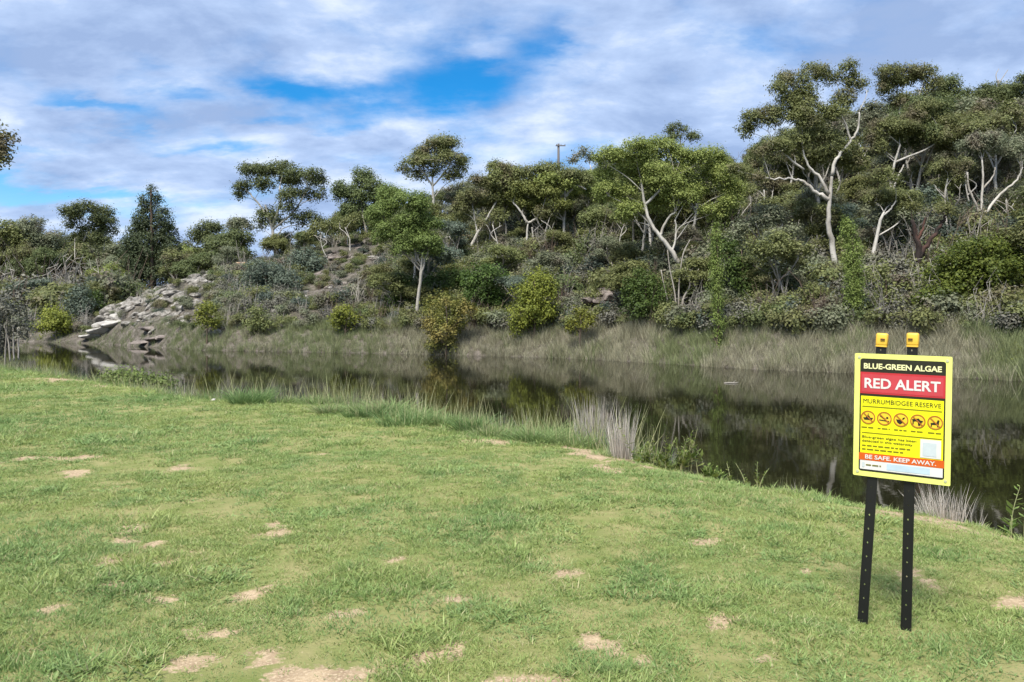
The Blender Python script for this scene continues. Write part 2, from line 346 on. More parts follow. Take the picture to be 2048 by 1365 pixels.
def water_mat():
    m, t = newmat('lake_water')
    n1 = tnoise(t, 0.9, 4, 0.55, stretch=(0.6, 1.6, 1)); n2 = tnoise(t, 7.0, 3, 0.5, stretch=(0.5, 1.5, 1))
    h = nd(t, 'ShaderNodeMath', {0: n2, 1: 0.12}, operation='MULTIPLY').outputs[0]
    h = nd(t, 'ShaderNodeMath', {0: n1, 1: h}, operation='ADD').outputs[0]
    bmp = nd(t, 'ShaderNodeBump', {'Height': h, 'Strength': 0.045, 'Distance': 0.04})
    col = mixc(t, mrange(t, tnoise(t, 0.06, 3), 0.4, 0.6), (0.010, 0.010, 0.005), (0.017, 0.017, 0.007))
    p = nd(t, 'ShaderNodeBsdfPrincipled', {'Base Color': col, 'Roughness': 0.025, 'IOR': 1.33, 'Specular IOR Level': 0.5, 'Normal': bmp.outputs[0]})
    nd(t, 'ShaderNodeOutputMaterial', {0: p.outputs[0]}); return m
wx, wy = np.meshgrid(np.linspace(-320, 320, 9), np.linspace(-60, 130, 7), indexing='ij')
tag(grid_mesh('lake', wx, wy, np.full(wx.shape, -0.9), water_mat()), kind='structure')

# ------------------------------------------------------------------ scatter (grass, reeds, scrub: uncountable stuff)
def scatter(name, P, rot, scl, idx, protos, attrs=None):
    col = bpy.data.collections.new(name+'_pieces')
    for k, (me) in enumerate(protos):
        o = bpy.data.objects.new('%s_piece_%02d' % (name, k), me); col.objects.link(o)
    me = bpy.data.meshes.new(name); me.vertices.add(len(P)); me.vertices.foreach_set('co', np.asarray(P, np.float32).ravel())
    def at(n, typ, key, v): a = me.attributes.new(n, typ, 'POINT'); a.data.foreach_set(key, v)
    at('rot', 'FLOAT_VECTOR', 'vector', np.asarray(rot, np.float32).ravel()); at('scl', 'FLOAT_VECTOR', 'vector', np.asarray(scl, np.float32).ravel())
    at('pick', 'INT', 'value', np.asarray(idx, np.int32))
    for k, v in (attrs or {}).items(): at(k, 'FLOAT', 'value', np.asarray(v, np.float32))
    o = bpy.data.objects.new(name, me); C.objects.link(o)
    g = bpy.data.node_groups.new(name, 'GeometryNodeTree')
    g.interface.new_socket('Geometry', in_out='INPUT', socket_type='NodeSocketGeometry'); g.interface.new_socket('Geometry', in_out='OUTPUT', socket_type='NodeSocketGeometry')
    gi = g.nodes.new('NodeGroupInput'); go = g.nodes.new('NodeGroupOutput'); ip = g.nodes.new('GeometryNodeInstanceOnPoints')
    ci = g.nodes.new('GeometryNodeCollectionInfo'); ci.inputs[0].default_value = col; ci.inputs[1].default_value = True; ci.inputs[2].default_value = True
    def na(n, typ): k = g.nodes.new('GeometryNodeInputNamedAttribute'); k.data_type = typ; k.inputs[0].default_value = n; return k.outputs[0]
    g.links.new(gi.outputs[0], ip.inputs['Points']); g.links.new(ci.outputs[0], ip.inputs['Instance']); ip.inputs['Pick Instance'].default_value = True
    g.links.new(na('pick', 'INT'), ip.inputs['Instance Index']); g.links.new(na('rot', 'FLOAT_VECTOR'), ip.inputs['Rotation']); g.links.new(na('scl', 'FLOAT_VECTOR'), ip.inputs['Scale'])
    g.links.new(ip.outputs[0], go.inputs[0])
    md = o.modifiers.new('scatter', 'NODES'); md.node_group = g
    return o
def blades(rng, n, rad, h0, h1, w, bend=0.5, spread=0.35, segs=2):
    """n curved tapering grass blades standing in a disc"""
    mb = MB(); a = rng.uniform(0, 2*np.pi, n); r = rad*np.sqrt(rng.random(n)); base = np.stack([r*np.cos(a), r*np.sin(a), np.zeros(n)], 1)
    h = rng.uniform(h0, h1, n); da = a+rng.normal(0, 0.9, n); out = np.stack([np.cos(da), np.sin(da), np.zeros(n)], 1)
    lean = np.abs(rng.normal(0, spread, n))*0.7+(r/max(rad, 1e-6))*spread*0.6; ww = w*rng.uniform(0.7, 1.3, n)
    fa = rng.uniform(0, 2*np.pi, n); side = np.stack([np.cos(fa), np.sin(fa), np.zeros(n)], 1)
    V = []
    for k in range(segs+1):
        t = k/segs; p = base+out*(lean*h*(t+bend*t*t))[:, None]*0.8; p[:, 2] = h*(t-0.22*bend*t*t)
        wk = (1-t**1.6)*0.9+0.1 if k < segs else 0.02
        V += [p-side*(ww*wk/2)[:, None], p+side*(ww*wk/2)[:, None]]
    V = np.stack(V, 1); i = np.arange(n)[:, None]*(2*segs+2)
    Q = np.concatenate([np.concatenate([i+2*k, i+2*k+1, i+2*k+3, i+2*k+2], 1) for k in range(segs)])
    mb.add(V.reshape(-1, 3), Q, np.repeat(rng.random(n), 2*segs+2)); return mb
def grass_mat(name, a, b, dry, bulk=True, trans=0.3):
    m, t = newmat(name)
    ti = nd(t, 'ShaderNodeAttribute', attribute_name='tint').outputs['Fac']
    col = mixc(t, mrange(t, ti, 0.0, 0.85), a, b)
    if bulk:
        lush = nd(t, 'ShaderNodeAttribute', attribute_name='lush', attribute_type='INSTANCER').outputs['Fac']
        big = mrange(t, tnoise(t, 0.55, 6, 0.65), 0.42, 0.60)
        col = mixc(t, big, col, mixc(t, ti, (0.230, 0.295, 0.078), (0.425, 0.475, 0.170)))
        col = mixc(t, mrange(t, tnoise(t, 1.7, 4, 0.6), 0.52, 0.70, 0, 0.75), col, mixc(t, ti, (0.140, 0.240, 0.080), (0.270, 0.390, 0.155)))
        col = mixc(t, mrange(t, tnoise(t, 5.5, 4, 0.6), 0.54, 0.68, 0, 0.6), col, mixc(t, ti, (0.120, 0.205, 0.055), (0.250, 0.350, 0.115)))
        col = mixc(t, mrange(t, lush, 0, 1, 0, 0.75), col, mixc(t, ti, (0.120, 0.220, 0.065), (0.240, 0.360, 0.125)))
    col = mixc(t, mrange(t, nd(t, 'ShaderNodeMath', {0: nd(t, 'ShaderNodeObjectInfo').outputs['Random'], 1: ti}, operation='MULTIPLY').outputs[0], 0.52, 0.72, 0, 0.8), col, dry)
    p = nd(t, 'ShaderNodeBsdfPrincipled', {'Base Color': col, 'Roughness': 0.55, 'Specular IOR Level': 0.3})
    tr = nd(t, 'ShaderNodeBsdfTranslucent', {'Color': col})
    mx = nd(t, 'ShaderNodeMixShader', {0: trans, 1: p.outputs[0], 2: tr.outputs[0]}); nd(t, 'ShaderNodeOutputMaterial', {0: mx.outputs[0]}); return m
rng = np.random.default_rng(5)
GM = grass_mat('lawn_blades', (0.163, 0.255, 0.068), (0.323, 0.418, 0.144), (0.532, 0.456, 0.266))
WM = leaf_mat('clover_leaf', (0.150, 0.235, 0.070), (0.290, 0.385, 0.140), 0.25)
protos = [blades(rng, 18, 0.05, 0.010, 0.027, 0.0054, 0.7, 0.95).mesh('grass_clump', GM) for _ in range(6)] + \
         [blades(rng, 18, 0.06, 0.02, 0.055, 0.0055, 0.6, 0.6).mesh('grass_tall_clump', GM) for _ in range(3)] + \
         [blades(rng, 16, 0.05, 0.010, 0.026, 0.011, 0.9, 1.2).mesh('clover_clump', WM) for _ in range(2)]
def lawn_points():
    out = []
    for (y0, y1, dens, sc) in ((2.6, 5.2, 1500, 0.95), (5.2, 8.5, 850, 1.15), (8.5, 14, 360, 1.55), (14, 36, 130, 2.2)):
        x0, x1 = -0.70*y1-0.6, min(0.70*y1+0.6, 6.5); n = int((x1-x0)*(y1-y0)*dens)
        X = rng.uniform(x0, x1, n); Y = rng.uniform(y0, y1, n)
        k = (np.abs(X) < 0.70*Y+0.6); X, Y = X[k], Y[k]; bd = bank_dist(X, Y); k = bd < 0.35; X, Y, bd = X[k], Y[k], bd[k]
        b = bare_at(X, Y); thin = np.clip((fnoise(X*1.3, Y*1.3, 61, 5)-0.52)*4.0, 0, 0.75)
        k = rng.random(len(X)) < np.clip(1-0.93*b, 0.05, 1)*(1-thin); X, Y, bd, b = X[k], Y[k], bd[k], b[k]
        out.append(np.stack([X, Y, bd, np.full(len(X), sc)], 1))
    return np.concatenate(out)
LP = lawn_points(); X, Y, bd, sc = LP.T; n = len(X); lu = lush_at(X, Y)
vig = 0.66+0.95*np.clip(fnoise(X*3.1, Y*3.1, 71, 4)-0.32, 0, 1)+0.38*sstep(0.60, 0.75, fnoise(X*2.3, Y*2.3, 73, 4))
s = sc*vig*rng.uniform(0.7, 1.25, n)*(1+0.05*lu)
idx = np.where(rng.random(n) < np.clip(0.05+0.16*lu+0.6*sstep(-0.5, 0.1, bd)+0.25*np.clip(fnoise(X*0.5, Y*0.5, 77)-0.55, 0, 1)*3, 0, 0.9), rng.integers(6, 9, n), rng.integers(0, 6, n))
clov = (fnoise(X*1.9, Y*1.9, 81, 4)+0.12*lu > 0.62) & (rng.random(n) < 0.35); idx = np.where(clov, rng.integers(9, 11, n), idx)
rot = np.stack([rng.normal(0, 0.12, n), rng.normal(0, 0.12, n), rng.uniform(0, 6.28, n)], 1)
g = scatter('grass', np.stack([X, Y, lawn_z(X, Y, bd)-0.003], 1), rot, np.stack([s, s, s*rng.uniform(0.75, 1.15, n)], 1), idx, protos, {'lush': lu})
tag(g, 'short patchy green lawn grass covering the near bank', 'grass', kind='stuff')

# ------------------------------------------------------------------ warning sign
def flat(name, base, rough=0.45, spec=0.4, var=0.06):
    return surf_mat(name, [base, tuple(max(0, c*(1-var*2)) for c in base)], 14, rough, 0, spec=spec, coord='Object', lo=0.4, hi=0.7)
SM = {'black': flat('post_black', (0.010, 0.010, 0.010), 0.38), 'cap': flat('cap_yellow', (0.84, 0.50, 0.06), 0.42), 'notch': flat('notch_dark', (0.10, 0.045, 0.01), 0.6),
      'border': flat('panel_border_yellow', (0.78, 0.80, 0.20), 0.4), 'ink': flat('panel_black', (0.020, 0.020, 0.010), 0.45), 'red': flat('panel_red', (0.50, 0.030, 0.040), 0.4),
      'yellow': flat('panel_yellow', (0.84, 0.79, 0.010), 0.4), 'white': flat('print_white', (0.68, 0.67, 0.64), 0.45), 'pale': flat('print_pale_yellow', (0.82, 0.80, 0.42), 0.45),
      'orange': flat('panel_orange', (0.62, 0.105, 0.010), 0.4), 'blue': flat('print_pale_blue', (0.46, 0.58, 0.66), 0.45), 'ring': flat('ring_brown_red', (0.42, 0.13, 0.02), 0.45),
      'amber': flat('print_amber', (0.80, 0.55, 0.03), 0.45), 'steel': flat('screw_steel', (0.50, 0.50, 0.32), 0.35), 'olive': flat('print_olive', (0.16, 0.14, 0.005), 0.5), 'grey': flat('code_grey', (0.52, 0.58, 0.60), 0.5)}
def sign():
    root = empty('warning_sign', (1.84, 3.69, 0.0))
    tag(root, 'yellow blue-green algae red alert sign on two black steel pickets', 'sign')
    Li = Matrix.Translation(-Vector(root.location))
    A, B = Vector((1.688, 3.79, 0)), Vector((2.037, 3.56, 0)); xa = (B-A).normalized(); Wp = (B-A).length; Hp = 0.60
    za = Vector((xa.y, -xa.x, 0));                                   # towards the viewer's side
    roll = Matrix.Rotation(R(-0.9), 4, 'Z')
    mid = (A+B)/2; mid.z = 1.008
    PM = Li @ Matrix.Translation(mid) @ Matrix(((xa.x, 0, za.x, 0), (xa.y, 0, za.y, 0), (0, 1, 0, 0), (0, 0, 0, 1))) @ roll
    def place(o, parent, first=False):
        o.parent = parent
        if first: o.matrix_local = PM
        return o
    mb = MB(); mb.box((0, 0, 0), (Wp/2, Hp/2, 0.0025))
    panel = place(mb.build('panel', SM['border']), root, True)
    bm = bmesh.new(); bm.from_mesh(panel.data); bmesh.ops.bevel(bm, geom=[e for e in bm.edges if abs((e.verts[0].co-e.verts[1].co).z) > 0.004], offset=0.006, segments=3, affect='EDGES', profile=0.5); bm.to_mesh(panel.data); bm.free()
    X0, X1 = -Wp/2, Wp/2
    yf = lambda f: Hp/2-f*Hp
    def rect(name, x0, x1, f0, f1, z, mat, r=0.0):
        mb = MB(); x0 = X0+x0*Wp; x1 = X0+x1*Wp; y0, y1 = yf(f1), yf(f0); ht = 0.0004
        pts = []
        for (cx, cy, a0) in ((x1-r, y1-r, 0), (x0+r, y1-r, 90), (x0+r, y0+r, 180), (x1-r, y0+r, 270)):
            for k in (range(5) if r else (0,)): a = R(a0+22.5*k); pts.append((cx+r*math.cos(a), cy+r*math.sin(a)))
        n = len(pts); V = [(x, y, z) for x, y in pts]+[(x, y, z+ht) for x, y in pts]
        mb.add(V, [list(range(n, 2*n)), list(range(n))[::-1]]+[[i, (i+1) % n, n+(i+1) % n, n+i] for i in range(n)])
        return place(mb.build(name, mat), panel)
    def text(body, x0, x1, fc, cap, z, mat, bold=0.0, name='lettering'):
        cu = bpy.data.curves.new('t', 'FONT'); cu.body = body; cu.size = 1; cu.offset = bold; cu.extrude = 0.0; cu.resolution_u = 3
        ob = bpy.data.objects.new('t', cu); C.objects.link(ob); dg = bpy.context.evaluated_depsgraph_get()
        me = bpy.data.meshes.new_from_object(ob.evaluated_get(dg)); bpy.data.objects.remove(ob); bpy.data.curves.remove(cu)
        V = np.array([v.co[:] for v in me.vertices]); lo, hi = V.min(0), V.max(0)
        sx = (x1-x0)*Wp/(hi[0]-lo[0]); sy = cap*Hp/(hi[1]-lo[1])
        V = np.stack([X0+x0*Wp+(V[:, 0]-lo[0])*sx, yf(fc)+(V[:, 1]-(lo[1]+hi[1])/2)*sy, np.full(len(V), z)], 1)
        me.vertices.foreach_set('co', V.astype(np.float32).ravel()); me.materials.clear(); me.materials.append(mat); me.name = name; me.update()
        o = bpy.data.objects.new(name, me); C.objects.link(o); return place(o, panel)
    z = 0.0030
    rect('inner_border', 0.060, 0.940, 0.040, 0.958, z, SM['ink'], 0.012)
    rect('red_band', 0.062, 0.938, 0.150, 0.325, z+0.001, SM['red'])
    rect('red_band_face', 0.082, 0.918, 0.166, 0.312, z+0.002, flat('panel_red_light', (0.52, 0.055, 0.07), 0.4))
    rect('yellow_field', 0.075, 0.925, 0.345, 0.815, z+0.001, SM['yellow'])
    rect('orange_band', 0.062, 0.938, 0.808, 0.868, z+0.002, SM['orange'])
    rect('white_strip', 0.075, 0.925, 0.869, 0.942, z+0.001, SM['white'])
    rect('blue_wash', 0.36, 0.80, 0.880, 0.930, z+0.002, SM['blue'])
    text('BLUE-GREEN ALGAE', 0.10, 0.90, 0.100, 0.046, z+0.003, SM['pale'], 0.030)
    text('RED ALERT', 0.11, 0.89, 0.238, 0.082, z+0.004, SM['white'], 0.026)
    text('MURRUMBIDGEE RESERVE', 0.10, 0.90, 0.385, 0.036, z+0.003, SM['ink'], 0.0)
    rect('rule', 0.09, 0.91, 0.426, 0.432, z+0.003, SM['olive']); rect('rule', 0.09, 0.91, 0.640, 0.646, z+0.003, SM['olive'])
    text('Blue-green algae has been', 0.095, 0.66, 0.680, 0.026, z+0.003, SM['ink'], 0.012)
    text('detected in this waterway.', 0.095, 0.63, 0.712, 0.028, z+0.003, SM['ink'], 0.012)
    rr = random.Random(3)
    def strokes(x0, x1, f, h):                                        # print too small to read: word-length strokes
        x = x0
        while x < x1-0.01:
            wd = rr.uniform(0.03, 0.07); e = min(x+wd, x1); rect('print_line', x, e, f-h/2, f+h/2, z+0.003, SM['olive']); x = e+0.012
    strokes(0.095, 0.60, 0.748, 0.010); strokes(0.095, 0.55, 0.778, 0.010)
    rect('code_square', 0.70, 0.905, 0.655, 0.800, z+0.003, SM['white']); rect('code_face', 0.725, 0.86, 0.680, 0.785, z+0.004, SM['grey'])
    text('BE SAFE. KEEP AWAY.', 0.13, 0.86, 0.838, 0.034, z+0.004, SM['white'], 0.02)
    rect('emblem', 0.10, 0.125, 0.885, 0.925, z+0.003, SM['grey'], 0.004); strokes(0.14, 0.30, 0.905, 0.010)
    def poly(name, pts, z, mat, cx, fy, s):
        mb = MB(); n = len(pts); V = [(cx+x*s, fy+y*s, z) for x, y in pts]; mb.add(V, [list(range(n))]); return place(mb.build(name, mat), panel)
    circ = lambda cx, cy, r, n=16: [(cx+r*math.cos(2*math.pi*k/n), cy+r*math.sin(2*math.pi*k/n)) for k in range(n)]
    glyphs = [[[(-.75,-.05),(.75,-.05),(.55,-.45),(-.55,-.45)], [(-.35,-.05),(.30,-.05),(.20,.28),(-.25,.28)], [(-.06,.28),(.06,.28),(.06,.62),(-.06,.62)]],
              [circ(.42,.12,.18), [(-.7,.35),(-.5,.45),(.25,-.05),(.1,-.25)], [(-.75,-.2),(.7,-.35),(.7,-.5),(-.75,-.38)]],
              [[(-.72,.05),(.05,-.05),(.25,-.45),(-.1,-.75),(-.5,-.5)], [(.15,.1),(.5,.45),(.62,.35),(.3,0)], circ(.35,.25,.12)],
              [[(-.85,.25),(.1,.45),(.35,.15),(.75,.1),(.6,-.2),(.1,-.15),(-.2,-.05),(-.7,-.1)], [(.0,-.1),(.55,-.25),(.25,-.75),(.05,-.7)], [(-.75,-.05),(-.55,-.05),(-.6,-.55),(-.75,-.55)]],
              [[(-.65,-.1),(.2,.0),(.35,.45),(.6,.35),(.5,-.35),(-.55,-.4)], [(-.6,-.35),(-.42,-.35),(-.45,-.7),(-.6,-.7)], [(.3,-.3),(.48,-.3),(.42,-.7),(.28,-.7)]]]
    for k, gl in enumerate(glyphs):
        cx = X0+(0.155+0.172*k)*Wp; cy = yf(0.517); r = 0.0325
        disc = poly('pictogram_disc', circ(0, 0, 1, 28), z+0.0025, SM['amber'], cx, cy, r)
        ring = MB(); o = circ(0, 0, 1.0, 32); i = circ(0, 0, 0.85, 32)
        ring.add([(cx+x*r, cy+y*r, z+0.0045) for x, y in o+i], [[a, (a+1) % 32, 32+(a+1) % 32, 32+a] for a in range(32)]); place(ring.build('pictogram_ring', SM['ring']), panel)
        for p in gl: poly('pictogram', p, z+0.0035, SM['ink'], cx, cy, r*0.92)
        poly('pictogram_slash', [(-.66,.56),(-.56,.66),(.66,-.56),(.56,-.66)], z+0.0055, SM['ring'], cx, cy, r)
        strokes(0.085+0.172*k, 0.085+0.172*k+0.13, 0.600, 0.009)
    for (sx, sy) in ((-1, 1), (1, 1), (-1, -1), (1, -1)):
        mb = MB(); mb.tube([(sx*(Wp/2-0.02), sy*(Hp/2-0.02), 0.002), (sx*(Wp/2-0.02), sy*(Hp/2-0.02), 0.0055)], [0.0075, 0.0065], 10); place(mb.build('screw', SM['steel']), panel)
    # steel Y pickets with a row of punched holes, one leaning more than the other
    for (ub, vb, ut, vt, d) in ((1725, 1247, 1763, 690, 3.755), (1812, 1262, 1825, 690, 3.672)):
        b = px(ub, vb, d); tp = px(ut, vt, d)
        dirv = Vector(tp-b).normalized(); b = Vector(b)-dirv*0.25; L = (Vector(tp)-b).length
        xx = (xa-dirv*xa.dot(dirv)).normalized(); yy = dirv.cross(xx)            # yy: away from the panel
        post = empty('post'); post.parent = root
        post.matrix_local = Li @ Matrix.Translation(b) @ Matrix(((xx.x, yy.x, dirv.x, 0), (xx.y, yy.y, dirv.y, 0), (xx.z, yy.z, dirv.z, 0), (0, 0, 0, 1)))
        bpy.data.objects.remove(post)
        mb = MB(); th = 0.004; hole = 0.0042; seg = 0.068; hw = 0.0208; nseg = int(L/seg)
        for k in range(nseg+1):
            z0, z1 = k*seg, min((k+1)*seg, L)
            if z1-z0 < 0.01: continue
            zm = (z0+z1)/2; hx = -0.002
            for side in (0, 1):
                y = -0.004 if side == 0 else th-0.004
                V = [(-hw, y, z0), (hw, y, z0), (hw, y, z1), (-hw, y, z1), (hx, y, zm-hole*1.3), (hx+hole, y, zm), (hx, y, zm+hole*1.3), (hx-hole, y, zm)]
                Fq = [[0, 1, 5, 4], [1, 2, 6, 5], [2, 3, 7, 6], [3, 0, 4, 7]]
                mb.add(V, Fq if side == 0 else [f[::-1] for f in Fq])
            V = [(hx, y0, zm-hole*1.3) for y0 in (-0.004, th-0.004)]+[(hx+hole, y0, zm) for y0 in (-0.004, th-0.004)]+[(hx, y0, zm+hole*1.3) for y0 in (-0.004, th-0.004)]+[(hx-hole, y0, zm) for y0 in (-0.004, th-0.004)]
            mb.add(V, [[0, 1, 3, 2], [2, 3, 5, 4], [4, 5, 7, 6], [6, 7, 1, 0]])
        mb.box((-hw-0.001, 0.0, L/2), (0.001, 0.0065, L/2)); mb.box((hw+0.001, 0.0, L/2), (0.001, 0.0065, L/2))
        mb.box((0.012, 0.0185, L/2), (0.003, 0.0175, L/2)); mb.box((0.012, 0.0345, L/2), (0.007, 0.0015, L/2))
        po = mb.build('post', SM['black']); po.parent = root
        po.matrix_local = Li @ Matrix.Translation(b) @ Matrix(((xx.x, yy.x, dirv.x, 0), (xx.y, yy.y, dirv.y, 0), (xx.z, yy.z, dirv.z, 0), (0, 0, 0, 1)))
        mb = MB(); mb.box((0, 0.012, L+0.026), (0.0265, 0.026, 0.031)); cp = mb.build('cap', SM['cap']); cp.parent = po
        bm = bmesh.new(); bm.from_mesh(cp.data); bmesh.ops.bevel(bm, geom=bm.edges[:], offset=0.010, segments=3, affect='EDGES', profile=0.5); bm.to_mesh(cp.data); bm.free()
        for pg in cp.data.polygons: pg.use_smooth = True
        mb = MB(); mb.box((0.006 if ub < 1800 else -0.008, -0.0185, L+0.026), (0.010, 0.0015, 0.0045)); nn = mb.build('cap_slot', SM['notch']); nn.parent = po
        mb = MB(); mb.box((0, 0.012, L-0.006), (0.0245, 0.024, 0.004)); nn = mb.build('cap_collar', SM['cap']); nn.parent = po
sign()
# ------------------------------------------------------------------ trees
def add_leaves(mb, rng, blobs, size=0.26, dens=1.0, droop=0.7, sub=1.0, shell=0.45, aspect=0.42, under=0.25):
    """leaf sprays gathered in tufts through each blob of a crown; returns the tuft centres"""
    cents = []
    for (c, r) in blobs:
        c = np.array(c); r = np.array(r, float); area = 4*np.pi*((r[0]*r[1])**1.6+(r[0]*r[2])**1.6+(r[1]*r[2])**1.6)**(1/1.6)/3**(1/1.6)
        ns = max(6, int(area*0.23*sub*dens/size**2)); d = rng.normal(size=(ns, 3)); d[:, 2] = np.where((d[:, 2] < 0) & (rng.random(ns) > under), -d[:, 2], d[:, 2])
        d /= np.linalg.norm(d, axis=1)[:, None]; rr = (shell+(1-shell)*rng.random(ns)**0.6)*rng.uniform(0.78, 1.22, ns)
        sc = c+d*r*rr[:, None]; cents.append(sc)
        rs = size*rng.uniform(1.1, 2.2, ns); m = rng.integers(13, 24, ns); k = np.repeat(np.arange(ns), m); n = len(k)
        off = rng.normal(size=(n, 3))*np.array([0.62, 0.62, 0.60]); P = sc[k]+off*rs[k][:, None]
        nrm = d[k]*0.55+off*0.45+np.array([0, 0, 0.55])+rng.normal(size=(n, 3))*0.42; nrm /= np.linalg.norm(nrm, axis=1)[:, None]
        t = rng.normal(size=(n, 3)); t[:, 2] -= droop; t -= nrm*(t*nrm).sum(1)[:, None]; t /= np.linalg.norm(t, axis=1)[:, None]+1e-9
        b = np.cross(nrm, t); L = size*rng.uniform(0.6, 1.25, n); W = L*aspect*1.25*rng.uniform(0.75, 1.3, n)
        V = np.stack([P+t*(L/2)[:, None], P+b*(W/2)[:, None], P-t*(L/2)[:, None], P-b*(W/2)[:, None]], 1).reshape(-1, 3)
        tint = np.clip(0.5*rng.random(ns)[k]+0.5*rng.random(n), 0, 1)
        mb.add(V, np.arange(4*n).reshape(-1, 4), np.repeat(tint, 4))
    return cents
def make_tree(rng, name, trunk, trad, limbs, blobs, leaf, bark, size=0.26, dens=1.0, droop=0.7, twigs=2, origin=None, aspect=0.42, under=0.25, shell=0.45, sub=1.0, auto=True):
    """trunk: points; limbs: (points, r0, r1); blobs: (centre, radii). An Empty at the foot with the parts trunk and crown"""
    trunk = np.asarray(trunk, float); org = trunk[0] if origin is None else np.asarray(origin, float)
    root = empty(name, org)
    tm = MB(); paths = []
    tp = smooth_path(trunk, 5); tl = np.linspace(0, 1, len(tp)); wob = rng.normal(size=(len(tp), 3))*trad*0.14*np.sin(tl*np.pi)[:, None]*[1, 1, 0]
    tr = trad*(1-0.62*tl)*(1+0.35*np.exp(-tl*14)); tm.tube(tp+wob-org, tr, 8); paths.append((tp, tr))
    for (lp, r0, r1) in limbs:
        q = smooth_path(lp, 5); rr = np.linspace(r0, r1, len(q)); q[1:-1] += rng.normal(size=q[1:-1].shape)*r0*0.28
        tm.tube(q-org, rr, 6); paths.append((q, rr))
    cm = MB(); cents = add_leaves(cm, rng, blobs, size, dens, droop, aspect=aspect, under=under, shell=shell, sub=sub)
    allp = np.concatenate([p for p, _ in paths]); allr = np.concatenate([r for _, r in paths])
    hub = None
    for bi, ((c, r), sc) in enumerate(zip(blobs, cents)):
        c = np.array(c); r = np.array(r, float)
        if bark is not BARK['brown'] and bi % 3 and hub is not None and np.linalg.norm(c-hub) < 4:      # neighbouring tufts share one bough
            q = smooth_path([hub, (hub+c)/2+rng.normal(size=3)*0.1, c], 3); tm.tube(q-org, np.linspace(min(hr, 0.03), 0.010, len(q)), 4)
        elif auto:
            low = allp[:, 2] < c[2]+r[2]*0.2
            e = c-np.array([0, 0, r[2]*0.35]); hz = np.hypot(allp[:, 0]-e[0], allp[:, 1]-e[1]); dd = np.linalg.norm(allp-e, axis=1)+np.where(low, 0, 50)+2.5*np.maximum(0, 0.75*hz-(e[2]-allp[:, 2])); j = int(np.argmin(dd)); a = allp[j]
            if np.linalg.norm(e-a) > 0.35:
                mid = a+(e-a)*[0.42, 0.42, 0.60]+rng.normal(size=3)*0.07*np.linalg.norm(e-a)
                q = smooth_path([a, mid, e], 4); r0 = min(allr[j]*0.6, 0.016+0.011*np.linalg.norm(e-a)); tm.tube(q-org, np.linspace(r0, r0*0.45, len(q)), 5); hub = e; hr = r0*0.45
            else: hub = a; hr = allr[j]*0.5
        else: hub = c-np.array([0, 0, r[2]*0.5]); hr = 0.03
        for i in rng.choice(len(sc), min(twigs, len(sc)), replace=False):
            e = sc[i]; mid = (hub+e)/2+rng.normal(size=3)*0.1*np.linalg.norm(e-hub); q = smooth_path([hub, mid, e], 3)
            tm.tube(q-org, np.linspace(min(hr, 0.045), 0.010, len(q)), 4)
    for k in range(len(cm.v)): cm.v[k] = cm.v[k]-org
    tm.build('trunk', bark, root, True); cm.build('crown', leaf, root)
    return root
def pxr(t, d): return t*d/F
def split_blobs(rng, B, k=3, f=0.68):
    out = []
    for c, r_ in B:
        r_ = np.array(r_)
        for _ in range(k):
            o = rng.normal(size=3); o /= np.linalg.norm(o); g = f*rng.uniform(0.75, 1.2); out.append((c+o*r_*rng.uniform(0.35, 0.75), r_*g))
    return out
def hero(name, label, d, trunk, w, blobs, leaf='gum', bark='pale', limbs=(), seed=1, foot=None, cat='tree', group=None, **k):
    """trunk/limb points (u, v) or (u, v, depth offset in m) at depth d; blobs (u, v, ru, rv[, depth offset])"""
    rng = np.random.default_rng(seed); k.setdefault('size', max(0.115, 0.0026*d))
    P = lambda q: px(q[0], q[1], d+(q[2] if len(q) > 2 else 0))
    tp = [P(q) for q in trunk]; g = (foot or hill_z)(np.array([tp[0][0]]), np.array([tp[0][1]]))[0]
    if tp[0][2] > g-0.1: tp = [np.array([tp[0][0], tp[0][1], g-0.25])]+tp
    else: tp[0][2] = min(tp[0][2], g-0.25)
    B = []
    for b in blobs:
        off = b[4] if len(b) > 4 else rng.uniform(-0.15, 0.75)*pxr(b[2], d); dd = d+off
        B.append((px(b[0], b[1], dd), (pxr(b[2], dd), pxr(b[2], dd)*0.9, pxr(b[3], dd)*1.22)))
    if cat == 'tree' and bark != 'brown': B = split_blobs(rng, B)
    LL = [([P(q) for q in l[0]], pxr(l[1], d)*0.38, pxr(l[2], d)*0.38) for l in limbs]
    o = make_tree(rng, name, tp, pxr(w, d)*0.37, LL, B, LM[leaf], BARK[bark], **k)
    return tag(o, label, cat, group)
def whereabouts(u, d):
    f = (d-np.interp(u, SHU, SHD))/(np.interp(u, CRU, CRD)-np.interp(u, SHU, SHD)); lev = 'low down' if f < 0.4 else 'midway up' if f < 0.75 else 'by the ridge'
    if u < 240: return 'in the trees left of the dark conifer' if d < 106 else 'far back left of the dark conifer'
    if u < 430: return 'behind the rocky spur near the conifer'
    names = ((620, 'near the umbrella-crowned gum'), (800, 'above the bare scree'), (1000, 'behind the fresh green gum'), (1200, 'around the wishbone-forked gum'), (1400, 'around the kinked white trunk'), (1560, 'above the slim poplar'), (1740, 'around the white-limbed gum'), (1900, 'above the burnt forked tree'), (9999, 'above the large layered leafy tree'))
    return lev+' '+[t for a, t in names if u < a][0]
G = 'gum_tree'; S = 'shrub'
H = []
